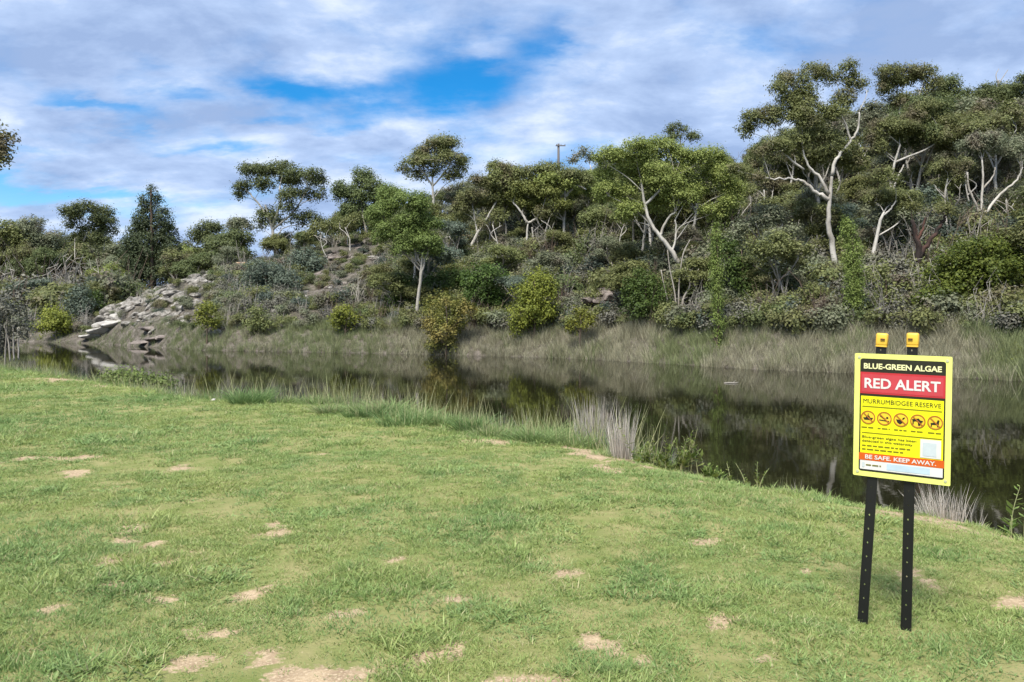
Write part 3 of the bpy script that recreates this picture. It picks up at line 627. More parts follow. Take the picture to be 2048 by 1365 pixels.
# ---- far left, low ground behind the lake end
hero(G, 'sparse grey gum with thin pale stems beyond the left end of the lake', 98, [(72,605),(66,560),(50,515),(40,490)], 8, [(35,470,38,22),(75,452,36,20),(20,500,26,20),(95,480,26,18),(60,500,30,20),(35,530,36,24)], 'grey', 'pale', [([(66,555),(80,520),(92,488)],5,3)], 11, dens=0.75)
hero(G, 'dark dome-topped gum with a forked pale trunk left of the conifer', 104, [(186,610),(184,560),(176,520),(166,490)], 9, [(176,424,46,20),(150,440,26,16),(205,440,24,16),(150,470,32,20),(200,475,34,22),(170,505,46,24),(135,520,36,26),(215,525,32,26),(160,555,46,26),(215,570,28,24),(120,570,34,26)], 'dark', 'pale', [([(185,560),(200,520),(208,495)],6,3)], 12)
hero('conifer', 'dark conifer with a sparse feathery top behind the rocky spur', 96, [(305,600),(304,520),(303,440),(302,380)], 12,
     [(304,554,56,34),(300,514,57,30),(304,484,51,26),(337,539,26,28),(269,539,26,28),(307,456,40,20),(280,442,15,16),(329,434,15,16),(300,424,21,16),(315,402,10,14),(288,406,10,14),(302,384,9,12),(263,494,20,22),(343,499,18,22),(269,464,15,14),(337,464,15,14)], 'pine', 'brown', seed=13, droop=-0.3, dens=1.15, twigs=6, under=0.5)
hero(G, 'low dark gum between the conifer and the broad umbrella-crowned gum', 100, [(425,560),(424,500),(420,470)], 7, [(415,462,28,14),(440,480,30,20),(400,490,28,22),(425,520,34,26),(455,515,24,22)], 'dark', 'grey', seed=14, dens=0.85)
hero(G, 'slim gum with a straight white stem above the pale orange boulder', 93, [(487,545),(488,505),(487,470),(484,452)], 7, [(487,446,30,10),(470,458,18,9),(505,458,16,9)], 'grey', 'pale', seed=15, dens=0.8)
hero(G, 'broad umbrella-crowned gum standing alone on the ridge above the spur', 92, [(555,560),(548,480),(540,440),(530,410)], 12,
     [(545,336,46,13),(500,346,34,14),(598,350,38,14),(632,368,24,13),(478,372,24,14),(520,368,28,14),(565,365,34,14),(612,388,26,12),(645,392,13,9),(480,396,14,9),(575,405,34,26),(548,432,34,24),(515,445,18,12),(600,440,26,20),(635,440,18,12)], 'dark', 'pale',
     [([(542,445),(515,405),(490,378)],6,3),([(545,455),(560,410),(560,372)],7,3),([(546,460),(590,420),(615,380)],6,3)], 16, dens=0.8)
hero(G, 'dark bushy round-headed gum just right of the umbrella-crowned gum', 90, [(745,560),(735,480),(725,430)], 10, [(715,362,36,20),(690,385,26,22),(745,372,30,20),(730,400,44,24),(770,398,26,22),(695,420,30,24),(750,430,40,26),(785,425,22,22),(700,455,40,24)], 'dark', 'grey', [([(738,500),(765,440),(775,405)],6,3)], 17)
hero(G, 'tall straight white-stemmed gum with a domed crown rising above the skyline', 90, [(868,520),(868,440),(865,375),(867,340)], 10,
     [(862,296,44,17),(828,308,28,16),(902,308,28,16),(865,318,50,14),(812,335,18,12),(925,335,18,14),(838,352,18,10),(900,352,22,12),(862,345,20,10)], 'gum', 'pale', [([(866,372),(840,335),(830,312)],5,3),([(866,372),(893,340),(905,315)],5,3)], 18, dens=0.85)
# ---- middle of the hill
hero(G, 'fresh light green gum with a slender grey trunk rising from the reeds', 50.5, [(830,664),(836,600),(842,545),(845,505)], 12,
     [(800,395,44,24),(770,425,34,24),(835,420,40,26),(860,455,34,22),(800,455,44,24),(850,490,40,22),(870,505,22,18),(815,490,34,22),(770,470,30,22),(745,440,20,20)], 'fresh', 'grey', [([(840,560),(850,520),(862,490)],7,4),([(842,530),(820,480),(800,450)],6,3)], 19, dens=0.95)
hero(G, 'gum with a pale trunk leaning right above the dark green bushes', 68, [(932,520),(948,480),(972,440),(992,405)], 12, [(965,358,34,20),(1000,370,32,18),(935,385,30,20),(985,395,30,14),(1020,355,22,18),(930,420,24,18)], 'gum', 'pale', [([(955,468),(950,440),(945,410)],5,3)], 20)
hero(G, 'gum with a pale wishbone fork in its trunk on the mid slope', 67.4, [(1052,505),(1054,470),(1056,445)], 10, [(1045,378,36,16),(1090,388,40,16),(1015,398,24,16),(1120,408,26,14),(1065,408,34,14),(1075,366,24,12)], 'bright', 'pale', [([(1056,447),(1042,425),(1026,405)],7,4),([(1056,447),(1072,438),(1084,422)],7,4),([(1053,482),(1066,478),(1064,455)],5,3)], 21)
hero(G, 'gum with a reddish pale trunk and a white arching limb on the mid slope', 68, [(1126,490),(1129,430),(1130,380)], 11, [(1085,342,36,14),(1130,345,34,14),(1050,352,28,14),(1165,355,26,14),(1110,362,36,12),(1010,345,24,14),(985,330,20,10)], 'gum', 'pale', [([(1131,395),(1145,377),(1160,373),(1172,380)],8,4)], 22)
hero(G, 'thin-crowned ridge gum beside the lone pole on the skyline', 94, [(1195,430),(1190,370),(1180,330)], 7, [(1165,305,22,8),(1190,312,24,9),(1150,322,14,7),(1205,330,22,10)], 'grey', 'pale', seed=23, dens=0.65)
hero(G, 'big gum with heaped olive-green crowns and a kinked white trunk', 46, [(1378,560),(1345,505),(1318,470),(1298,440),(1288,400),(1282,360)], 15,
     [(1255,300,52,22),(1300,290,36,18),(1350,300,44,22),(1225,335,40,28),(1300,335,56,26),(1390,318,40,26),(1430,330,44,26),(1350,355,52,24),(1215,385,36,26),(1270,385,44,24),(1400,375,44,28),(1455,365,34,26),(1345,400,54,22),(1440,410,40,26),(1250,425,34,20),(1480,395,28,24)], 'bright', 'pale', [([(1320,472),(1335,440),(1350,425)],8,4),([(1345,505),(1352,470),(1350,440)],6,4),([(1290,410),(1330,370),(1350,350)],8,4)], 24, dens=1.0)
hero(G, 'small gum on the skyline behind the heaped olive-green crowns', 95, [(1362,380),(1362,310),(1360,275)], 6, [(1358,262,20,9),(1345,275,18,8),(1378,278,20,10)], 'dark', 'grey', seed=25, dens=0.8)
hero(G, 'small leaning white-stemmed gum on the mid slope below the pole', 62.5, [(1168,505),(1175,480),(1182,455)], 7, [(1190,430,30,18),(1215,445,26,16),(1170,440,22,16)], 'gum', 'pale', seed=26)
# ---- right-hand slope
hero(G, 'large gum with long white limbs spreading left, tallest on the right-hand slope', 42, [(1672,560),(1664,490),(1656,435),(1660,395),(1664,350)], 19,
     [(1590,165,34,20),(1635,152,30,18),(1565,200,34,24),(1620,200,40,24),(1690,152,30,18),(1720,165,22,18),(1690,195,30,20),(1510,235,28,20),(1545,245,28,20),(1500,262,24,14),(1600,245,40,24),(1655,235,34,20),(1640,285,44,22),(1590,290,34,20),(1545,300,36,14),(1520,355,30,11),(1690,300,24,16),(1480,345,24,12)], 'gum', 'pale',
     [([(1660,400),(1632,385),(1608,366),(1585,358),(1540,357)],11,4),([(1658,388),(1636,352),(1616,330),(1606,300)],9,4),([(1664,352),(1672,318),(1700,285),(1716,258),(1718,225)],10,4),([(1700,283),(1692,250),(1680,225)],6,3),([(1608,340),(1570,310),(1545,290)],6,3)], 27, dens=0.95)
hero(G, 'gum with a white trunk slanting right behind the light green poplar', 41.2, [(1735,560),(1748,500),(1762,440),(1768,425)], 15, [(1790,395,40,22),(1750,385,34,20),(1820,410,34,20),(1770,360,30,16)], 'gum', 'pale', [([(1765,432),(1780,420),(1792,402)],6,3)], 28, dens=0.85)
hero(G, 'round-crowned gum at the top of the right-hand slope', 66, [(1800,330),(1796,270),(1800,215)], 9, [(1790,152,34,18),(1830,148,34,18),(1810,170,42,18),(1855,170,24,18),(1770,178,20,14),(1800,198,34,14),(1850,200,24,14)], 'gum', 'pale', [([(1797,250),(1825,215),(1840,185)],6,3)], 29, dens=0.9)
hero(G, 'dark gum next to the round-crowned one on the right-hand ridge', 68, [(1895,330),(1890,270),(1888,225)], 9, [(1890,180,28,20),(1880,208,34,22),(1915,205,24,20),(1870,235,30,20)], 'dark', 'grey', seed=30)
hero(G, 'flat-crowned gum with a twisted white trunk on the right-hand slope', 53, [(1782,450),(1780,390),(1786,340),(1800,290)], 12, [(1830,232,44,18),(1775,250,36,20),(1880,240,40,18),(1920,262,30,18),(1810,270,44,18),(1870,275,40,16),(1740,275,26,16),(1760,295,24,14)], 'gum', 'pale', [([(1783,385),(1800,345),(1808,330)],6,3),([(1790,325),(1850,300),(1880,280)],6,3)], 31)
hero(G, 'pale gum with thin bare forks and a rounded grey-green crown near the ridge', 45.6, [(1958,475),(1962,420),(1966,360),(1964,320)], 10, [(1975,290,40,18),(1935,300,30,16),(2015,300,30,16),(2040,285,24,16),(1990,272,30,14)], 'grey', 'pale', [([(1960,440),(1995,395),(2030,365),(2045,335)],8,4),([(1962,430),(1938,380),(1935,345)],7,4),([(1964,380),(1985,355),(1990,335)],5,3)], 32, dens=0.85)
hero(G, 'slim white-stemmed gum behind the burnt forked trunk', 44, [(1902,500),(1892,440),(1890,390),(1896,355)], 8, [(1880,340,28,16),(1915,335,26,16),(1890,365,30,14)], 'gum', 'pale', [([(1892,400),(1875,380),(1868,370)],5,3)], 33, dens=0.8)
hero(G, 'dark green gum at the far right end of the ridge', 67, [(2030,340),(2028,270),(2025,220)], 10, [(2040,170,26,14),(2020,195,40,22),(1985,205,30,22),(2055,215,34,26),(2030,235,44,24),(1960,190,24,16),(1950,215,26,20),(2000,250,40,20)], 'dark', 'grey', seed=34)
o = hero('burnt_tree', 'burnt forked tree with a blackened red-brown trunk beside the large leafy tree', 38.3, [(1818,580),(1832,545),(1838,500),(1832,470),(1824,440)], 24, [(1818,418,22,12),(1895,420,26,14)], 'olive', 'burnt', [([(1836,520),(1856,485),(1880,455),(1892,430)],15,6),([(1836,480),(1846,455),(1850,435)],8,4)], 35, dens=0.6)
def slim(u0, v0, u1, v1, seed, um=None):               # slender white-stemmed gums standing between the bigger trees
    d = hill_hit(u0, v0)-0.3; rg = random.Random(seed); um = um if um is not None else (u0+u1)/2+rg.uniform(-6, 6); vm = (v0+v1)/2; e = u1-um; L = v0-v1; w = rg.uniform(3.2, 5.5)*50/d+1.2
    hero(G, 'slender white-stemmed gum '+whereabouts(u0, d), d, [(u0, v0), (um, vm), (u1, v1)], w, [(u1+rg.uniform(-14, 14), v1-12, 22, 12, 0.8), (u1-18+rg.uniform(-6, 6), v1-4, 16, 9, 0.8), (u1+20, v1-20, 16, 9, 0.9)], rg.choice(['gum', 'grey', 'olive']), 'pale',
         [([(um, vm), (um+rg.choice([-1, 1])*L*0.18, vm-L*0.25), (u1+rg.choice([-1, 1])*L*0.26, v1+L*0.02)], w*0.6, w*0.3)], seed, group='slender white-stemmed gums', dens=0.7)
SLIM = [(1202,470,1205,425),(1340,500,1325,420),(1636,532,1634,470),(1712,370,1742,284),(1848,330,1905,262),(1948,440,1930,344),(2035,400,2040,322),(1905,480,1892,372),(1870,400,1880,330),(905,520,912,455),(1000,520,985,450),(1090,500,1098,440),(1240,510,1252,440),
        (1420,470,1412,400),(1470,480,1482,405),(1540,450,1528,380),(1590,470,1600,410),(1830,430,1822,360),(2005,470,2012,400),(1160,440,1152,395),(930,450,940,400),(790,500,782,450),(1500,400,1508,345),(1745,470,1752,400),(655,520,640,470),(700,500,690,455)]
def plant_slim():
    for i, q in enumerate(SLIM):
        if hill_hit(q[0], q[1]): slim(*q, 500+i)
# dead bare tree on the ridge
def bare_tree(name, label, d, segs, bark, seed):
    rng = np.random.default_rng(seed); p0 = px(*segs[0][0][0], d); g = hill_z(np.array([p0[0]]), np.array([p0[1]]))[0]
    root = empty(name, (p0[0], p0[1], min(p0[2], g))); mb = MB()
    for k, (pts, w0, w1) in enumerate(segs):
        q = [px(u, v, d+0.15*i) for i, (u, v) in enumerate(pts)]
        if k == 0: q = [np.array([p0[0], p0[1], min(p0[2], g)-0.3])]+q
        q = smooth_path(q, 4)-np.array(root.location); mb.tube(q, np.linspace(pxr(w0, d)*0.30, pxr(w1, d)*0.30, len(q)), 5)
    mb.build('trunk', BARK[bark], root, True); return tag(root, label, 'tree')
bare_tree('dead_tree', 'leafless dead grey tree poking above the right-hand ridge', 70, [([(1994,240),(1995,180),(1997,160)],6,3),([(1996,170),(2008,152),(2016,140)],3,2),([(1995,165),(1992,150),(1998,138)],3,2),([(1997,172),(2010,168),(2014,160)],2,1.5)], 'grey', 3)
bare_tree('dead_tree', 'cluster of leafless pale stems standing behind the reeds left of the slim poplar', 41, [([(1352,640),(1350,590),(1340,540),(1335,500)],7,3),([(1365,645),(1366,600),(1380,570),(1370,535)],9,5),([(1345,640),(1330,580),(1322,540)],5,3),([(1372,640),(1400,610),(1420,590)],5,3),([(1358,640),(1358,570),(1366,510),(1380,480)],6,3),([(1380,645),(1386,600),(1398,560)],4,2)], 'grey', 4)

# ---- shrubs and bushes along the far bank and on the slope
def bush(label, d, blobs, leaf, seed, name=S, stems=None, w=6, cat='shrub', **k):
    u = sum(b[0] for b in blobs)/len(blobs); v = max(b[1]+b[3] for b in blobs)+4
    k.setdefault('twigs', 3); k.setdefault('under', 0.6); k.setdefault('size', max(0.13, 0.0029*d)); k.setdefault('shell', 0.3); k.setdefault('droop', 0.2); k.setdefault('aspect', 0.5); k.setdefault('dens', 0.72)
    vt = min(b[1] for b in blobs)
    return hero(name, label, d, stems or [(u, v), (u+2, (v+vt)/2), (u, vt)], w, blobs, leaf, 'brown', seed=seed, cat=cat, **k)
bush('yellow leafy bush overhanging the water among the reeds', 45.5, [(885,608,36,20),(920,618,26,18),(866,630,22,22),(862,660,20,22),(905,640,34,22),(885,668,32,22),(868,690,22,16),(900,690,20,14),(940,622,16,14)], 'yellow', 51, sub=0.8)
bush('tall yellow-green tree standing just behind the reeds', 44.8, [(1075,562,30,22),(1060,590,36,24),(1088,598,30,24),(1050,622,34,24),(1085,632,34,24),(1060,655,36,20),(1095,575,20,18),(1035,645,20,18)], 'yellgr', 52, name='leafy_tree', cat='tree', w=9)
bush('dark green dense bush between the two yellow trees', 49, [(975,555,40,26),(1000,580,30,28),(960,595,36,28),(990,620,34,26),(945,565,28,22)], 'green', 53)
bush('dark green bush behind the slender grey trunk', 53, [(900,560,34,22),(865,575,30,22),(925,560,26,20),(880,600,30,22),(810,575,30,26),(790,600,26,24),(815,620,28,24)], 'green', 54)
bush('dark green rounded bush behind the leafless pale stems', 41, [(1290,570,36,26),(1265,590,26,24),(1312,595,30,26),(1280,615,36,24),(1305,625,28,18)], 'green', 55)
def column(label, d, u, v0, v1, w, seed):
    n = 13; B = []; r_ = random.Random(seed)
    for k in range(n):
        t = k/(n-1); ww = w*(0.30+0.85*math.sin(math.pi*min(1, 0.12+0.80*t))**0.8); B.append((u+8*t+r_.uniform(-5, 5), v0+(v1-v0)*t, ww*r_.uniform(0.8, 1.1), 20))
    bush(label, d, B, 'poplar', seed, name='poplar', cat='tree', size=0.10, dens=0.75, droop=-1.6, aspect=0.34, shell=0.1)
column('slim upright light green poplar growing from the reeds', 36.4, 1430, 462, 690, 14, 56)
column('broad light green poplar behind the reeds near the sign', 34.5, 1699, 452, 640, 22, 57)
bush('large spreading leafy green tree with layered boughs right of the burnt trunk', 33.5, [(1960,498,60,18),(2020,512,50,18),(1910,520,44,16),(1980,535,70,18),(1890,550,44,16),(1945,560,60,18),(2030,555,44,20),(1880,585,44,16),(1950,595,66,20),(2025,595,50,20),(1900,618,50,16),(1975,628,66,18),(2040,630,40,18),(2080,560,50,40),(1855,600,26,12)], 'canopy', 58, name='leafy_tree', cat='tree', w=14, shell=0.35, sub=1.3)
bush('dark blue-green bush left of the big white-limbed gum', 41, [(1545,500,34,24),(1520,525,30,26),(1568,530,30,28),(1545,560,34,28),(1570,590,26,24)], 'teald', 59)
bush('mid green bush below the dark blue-green one', 39.5, [(1490,570,34,22),(1470,540,26,24),(1515,590,34,22),(1490,615,40,22),(1450,500,24,22)], 'green', 60)
bush('olive brown bush at the foot of the big white-limbed gum', 36, [(1625,590,30,22),(1650,605,30,22),(1610,620,30,20),(1655,630,30,20)], 'olive', 61)
bush('small yellow-green bush between the broad poplar and the large leafy tree', 34, [(1765,560,18,22),(1770,595,22,24),(1760,625,24,22),(1790,615,20,22)], 'olive', 62)
bush('yellow-green bush low in the reeds behind the sign', 29.3, [(2028,715,24,16),(2050,722,22,18),(2010,730,16,10)], 'yellgr', 63, w=4)
bush('small yellow bush at the foot of the shadowed rock shelf', 42, [(1160,632,18,12),(1175,645,18,12),(1145,650,14,10)], 'yellgr', 64, w=4)
bush('blue-grey bush above the shadowed rock shelf', 52, [(1135,560,30,24),(1120,585,26,24),(1150,600,30,26),(1125,620,30,22)], 'teald', 65)
bush('large blue-green wattle sprawling over the rocky slope', 64, [(545,555,44,26),(505,575,36,24),(575,570,36,26),(530,595,48,24),(485,600,28,20),(560,610,40,22),(515,540,26,18)], 'teal', 66)
bush('blue-green wattle higher up the slope beside the bare scree', 74, [(610,515,28,18),(595,535,26,18),(630,535,24,20),(610,555,26,16)], 'teal', 67)
bush('small blue-green wattle in front of the bare scree', 58, [(700,590,26,16),(685,608,20,14),(718,608,20,14)], 'teal', 68, w=4)
bush('bright yellow-green bush at the foot of the rocky spur', 52.5, [(412,622,18,18),(405,642,18,16),(425,645,14,14)], 'yellgr', 69, w=4)
bush('olive bush on the bank below the large wattle', 52, [(515,628,20,16),(505,650,20,16),(530,650,18,16)], 'olive', 70, w=4)
bush('yellow-green bush on the bank below the scree', 50, [(692,628,22,15),(672,640,20,14),(708,645,18,14)], 'yellgr', 71, w=4)
bush('yellow-green bush at the far water edge left of the pale rock slab', 67, [(108,632,24,18),(95,652,22,16),(128,655,24,16),(118,642,26,18)], 'yellgr', 72, w=4)
bush('blue-green bush behind the pale rock slab at the water', 70, [(160,590,24,18),(150,615,22,20),(172,620,22,18),(155,640,24,16)], 'teal', 73, w=4)
bush('dark green bush just above the pale rock slab', 71, [(188,600,18,16),(182,622,20,16),(200,615,14,14)], 'green', 74, w=4)
# ---- near left: gum leaning into the frame and a dark thicket on our own bank
nearz = lambda a, b: lawn_z(a, b)
hero(G, 'near gum whose leafy bough reaches in at the left edge of the picture', 24, [(-190,742),(-180,560),(-150,430),(-110,360)], 34, [(-10,275,30,26),(-25,315,34,30),(-80,250,60,40),(-60,340,40,26),(-140,300,60,44),(-8,305,22,14)], 'gum', 'grey', [([(-150,430),(-80,350),(-30,300)],10,4)], 81, foot=nearz, size=0.12, sub=1.0)
hero(S, 'dark twiggy thicket with thin stems at the left end of the lawn', 25.5, [(10,724),(12,680),(14,640)], 5, [(5,625,30,30),(30,640,24,30),(-20,640,34,40),(12,665,34,26),(40,668,16,20),(-10,690,30,24)], 'brush', 'grey', [([(28,722),(27,690),(26,650)],4,3),([(38,720),(37,690),(35,655)],4,3),([(20,724),(18,690),(8,650)],4,3),([(-5,724),(-4,690),(2,650)],4,3)], 82, foot=nearz, size=0.09, sub=1.0, dens=0.55, under=0.6, cat='shrub')

# ---- the rest of the hillside woodland: copies of a few gums, far enough to be told apart only by place
def filler_kind(seed, leaf, bark, h=8.0, spread=2.6, nb=9, dens=0.9, name='gum_tree', deep=0.0, size=0.25):
    rng = np.random.default_rng(seed); lean = rng.normal(0, 0.5, 2); f = rng.uniform(0.42, 0.55)
    tr = [np.array([0, 0, -0.4]), np.array([lean[0]*0.3, lean[1]*0.3, h*f*0.5]), np.array([lean[0], lean[1], h*f]), np.array([lean[0]*1.3, lean[1]*1.2, h*0.72])]
    B = []; L = []
    for i in range(nb):
        a = i*2.4+rng.normal(0, 0.3); rr = spread*math.sqrt((i+0.3)/nb)*rng.uniform(0.8, 1.1); zz = h*(0.93-0.16*(rr/spread)**2)-rng.uniform(0.02, 0.12+deep)*h*(i % 3)
        r = rng.uniform(0.28, 0.46)*spread; B.append((np.array([lean[0]+rr*math.cos(a), lean[1]+rr*math.sin(a), zz]), (r*1.15, r*1.15, r*rng.uniform(0.7, 1.0))))
    for i in range(3):
        a = rng.uniform(0, 6.28); s0 = tr[2]; e = s0+np.array([math.cos(a)*spread*0.6, math.sin(a)*spread*0.6, h*0.25]); L.append(([s0-np.array([0, 0, 0.3*i]), (s0+e)/2+np.array([0, 0, -0.2]), e], 0.065, 0.03))
    B = split_blobs(rng, B)
    return make_tree(rng, name, tr, 0.13 if name == 'gum_tree' else 0.05, L, B, LM[leaf], BARK[bark], dens=dens, size=size, origin=(0, 0, 0))
KINDS = [('gum', 'pale', 'olive-green gum with a pale stem'), ('gum', 'pale', 'olive-green gum with a pale stem'),
         ('grey', 'pale', 'grey-green gum with a pale stem'), ('grey', 'grey', 'grey-green gum with a dull stem'),
         ('dark', 'grey', 'dark green gum with a dull stem'), ('bright', 'pale', 'light olive gum with a pale stem'),
         ('olive', 'grey', 'brownish olive gum with a dull stem'), ('dark', 'pale', 'dark green gum with a pale stem')]
SKU = [-200,0,60,130,240,340,400,470,660,700,800,950,1100,1180,1230,1330,1450,1500,1560,1700,1900,2048,2300]
SKV = [440,445,435,440,470,490,465,455,450,400,400,350,340,335,320,310,330,300,260,210,175,175,170]
BLOCK = [(868,88,34),(960,68,60),(1055,67,60),(1130,68,30),(1335,48,125),(1640,42,150),(1710,42,30),(1755,41,70),(1790,53,40),(1965,46,130),(1895,44,28),(842,49,60),(1845,39,90),(1178,62,30),(488,92,30),(548,91,50)]+[(q[0], 0, 0) for q in []]   # keep the pale trunks in view
NEARK = (0, 2, 4, 5, 6)
def fill_trees():
    for q in SLIM:
        if hill_hit(q[0], q[1]): BLOCK.append(((q[0]+q[2])/2, hill_hit(q[0], q[1])-0.5, 30))
    rng = np.random.default_rng(77); kinds = [filler_kind(200+i, l, b, rng.uniform(7.5, 9), rng.uniform(1.9, 2.6), int(rng.integers(10, 14))) for i, (l, b, _) in enumerate(KINDS)]
    near = [filler_kind(260+i, KINDS[i][0], KINDS[i][1], rng.uniform(7.8, 8.6), rng.uniform(1.9, 2.3), 11, 0.85, size=0.165) for i in NEARK]
    used = set(); pts = []; tries = 0
    while len(pts) < 265 and tries < 24000:
        tries += 1; u = (rng.uniform(-170, 2240) if rng.random() < 0.55 else rng.uniform(800, 1580)) if len(pts) >= 34 else rng.uniform(440, 800) if len(pts) < 24 else rng.uniform(350, 500)
        dmin = np.interp(u, SHU, SHD); dmax = np.interp(u, CRU, CRD)+14
        if u < 430: dmin, dmax = 84, 128
        d = dmin+6+(dmax-dmin-6)*rng.random()**1.25; x = (u-U0)*d/F
        if 430 <= u < 800 and d < 78: continue
        if 180 < u < 430 and d < 90: continue
        if any(abs(u-bu) < hw and d < bd for bu, bd, hw in BLOCK): continue
        if len(pts) < 24 and d < np.interp(u, CRU, CRD)-9: continue
        if any((x-a)**2+(d-b)**2 < (2.3 if d < 75 else 2.9)**2 for a, b in pts): continue
        z = float(hill_z(np.array([x]), np.array([d]))[0]); vs_ = np.interp(u, SKU, SKV)+rng.uniform(2, 40)
        hmax = CH+(HV-vs_)*d/F-z
        if hmax < 2.6: continue
        h = min(hmax, rng.uniform(5.5, 9.5) if u > 430 else rng.uniform(8.5, 12.5))
        if d < dmin+14: h = min(h, rng.uniform(4.8, 8.0))
        k = int(rng.integers(0, len(kinds))); s = h/8.2; key = k
        if d < 63: k = NEARK[k % 5]; key = 100+k
        src = near[NEARK.index(k)] if key >= 100 else kinds[k]
        if key in used:
            o = src.copy(); C.objects.link(o)
            for ch in src.children: c = ch.copy(); C.objects.link(c); c.parent = o
        else: o = src; used.add(key)
        o.location = (x, d, z-0.1); o.rotation_euler = (0, 0, rng.uniform(0, 6.28)); o.scale = (s*rng.uniform(0.95, 1.25), s*rng.uniform(0.95, 1.25), s)
        tag(o, KINDS[k][2]+' '+whereabouts(u, d), 'tree', 'gums of the hillside woodland'); pts.append((x, d))
plant_slim()
fill_trees()
def fill_shrubs():                                     # young gums and tall scrub standing under the bigger trees
    rng = np.random.default_rng(177); VAR = [('gum', 'olive-green bushy sapling'), ('grey', 'grey-green bushy sapling'), ('olive', 'brownish olive bushy sapling'), ('dark', 'dark green bushy sapling'), ('teal', 'blue-green bushy wattle')]
    kinds = [filler_kind(300+i, l, 'grey', 4.0, 1.5, 11, 0.8, 'sapling', 0.22, 0.15) for i, (l, _) in enumerate(VAR)]; used = set(); pts = []; tries = 0
    while len(pts) < 225 and tries < 14000:
        tries += 1; u = rng.uniform(760, 2230) if rng.random() < 0.86 else rng.uniform(-160, 240); lo = np.interp(u, SHU, SHD)+4.5; hi = np.interp(u, CRU, CRD)-6
        if u < 300: lo, hi = 78, 118
        d = lo+(hi-lo)*rng.random()**1.4; x = (u-U0)*d/F
        if any((x-a)**2+(d-b)**2 < 1.5**2 for a, b in pts) or (1165 < u < 1245 and d < 52) or any(abs(u-bu) < hw*0.4 and d < bd+1 for bu, bd, hw in BLOCK): continue
        z = float(hill_z(np.array([x]), np.array([d]))[0]); h = rng.uniform(2.0, 4.2)*(1.25 if u < 300 else 1); k = int(rng.choice(5, p=[0.28, 0.26, 0.2, 0.18, 0.08])); src = kinds[k]; s = h/4.0
        if k in used:
            o = src.copy(); C.objects.link(o)
            for ch in src.children: c = ch.copy(); C.objects.link(c); c.parent = o
        else: o = src; used.add(k)
        o.location = (x, d, z-0.1); o.rotation_euler = (0, 0, rng.uniform(0, 6.28)); o.scale = (s*rng.uniform(0.9, 1.4), s*rng.uniform(0.9, 1.4), s)
        tag(o, VAR[k][1]+' '+whereabouts(u, d), 'shrub', 'saplings and wattles under the gums'); pts.append((x, d))
fill_shrubs()

# ------------------------------------------------------------------ undergrowth on the hill (nobody could count it)
def scrub_piece(seed, leaf, r=0.8, dens=1.2, h=0.6):
    rng = np.random.default_rng(seed); mb = MB()
    B = [(np.array([rng.normal(0, 0.4)*r, rng.normal(0, 0.4)*r, h*rng.uniform(0.5, 1.0)]), (r*rng.uniform(0.4, 0.7), r*rng.uniform(0.4, 0.7), h*rng.uniform(0.4, 0.7))) for _ in range(4)]
    add_leaves(mb, rng, B, 0.135, dens*0.55, 0.1, aspect=0.5, under=0.4); return mb.mesh('scrub', LM[leaf])
def twig_piece(seed, bark):
    rng = np.random.default_rng(seed); mb = MB()
    for _ in range(16):
        a = rng.uniform(0, 6.28); e = np.array([math.cos(a), math.sin(a), 0])*rng.uniform(0.1, 0.7); h = rng.uniform(0.6, 1.9); b = np.array([rng.normal()*0.2, rng.normal()*0.2, -0.1])
        q = smooth_path([b, b+e*0.4+[0, 0, h*0.5], b+e+[rng.normal()*0.1, rng.normal()*0.1, h]], 3); mb.tube(q, np.linspace(0.022, 0.008, len(q)), 3, False)
        for _k in range(2): t = rng.integers(2, len(q)); mb.tube([q[t], q[t]+rng.normal(size=3)*0.22+[0, 0, 0.2]], [0.012, 0.006], 3, False)
    return mb.mesh('twigs', BARK[bark])
def understorey():
    rng = np.random.default_rng(88); protos = [scrub_piece(1, 'brush'), scrub_piece(2, 'brush', 1.0), scrub_piece(3, 'olive'), scrub_piece(4, 'grey', 1.0), scrub_piece(5, 'dark', 0.9), scrub_piece(6, 'gum', 1.0), scrub_piece(7, 'teald', 0.8), twig_piece(8, 'grey'), twig_piece(9, 'brown')]
    prob = np.array([0.12, 0.08, 0.15, 0.17, 0.09, 0.17, 0.05, 0.12, 0.05]); n = 6000
    u = rng.uniform(-190, 2250, n); sh = np.interp(u, SHU, SHD); cr = np.interp(u, CRU, CRD); t = rng.random(n)**1.25; d = sh+2.2+t*(cr+6-sh)
    d = np.where((u < 430) & (rng.random(n) < 0.5), rng.uniform(80, 125, n), d); x = (u-U0)*d/F
    spur = (u > 180) & (u < 420) & (d < 78); scree = (u > 590) & (u < 760) & (d > 56) & (d < 88)
    shelf = (u > 1160) & (u < 1250) & (d < 60)
    k = ~((spur & (rng.random(n) < 0.62)) | (scree & (rng.random(n) < 0.35)) | (shelf & (rng.random(n) < 0.8))); x, d, u = x[k], d[k], u[k]; n = len(x)
    s = rng.uniform(0.6, 1.5, n)*np.where((u > 400) & (u < 800), 0.75, 1); s = s*np.where((u > 180) & (u < 420) & (d < 78), 0.5, 1)*np.where((u > 590) & (u < 760) & (d > 56) & (d < 88), 0.65, 1)*np.where(d < np.interp(u, SHU, SHD)+6, 0.75, 1)*np.where((u < 260) & (d > 78), 2.4, 1)
    o = scatter('understorey_scrub', np.stack([x, d, hill_z(x, d)-0.05], 1), np.stack([np.zeros(n), np.zeros(n), rng.uniform(0, 6.28, n)], 1), np.stack([s, s, s*rng.uniform(0.8, 1.3, n)], 1), rng.choice(len(protos), n, p=prob), protos)
    tag(o, 'grey-brown and olive undergrowth covering the wooded hillside', 'undergrowth', kind='stuff')
understorey()

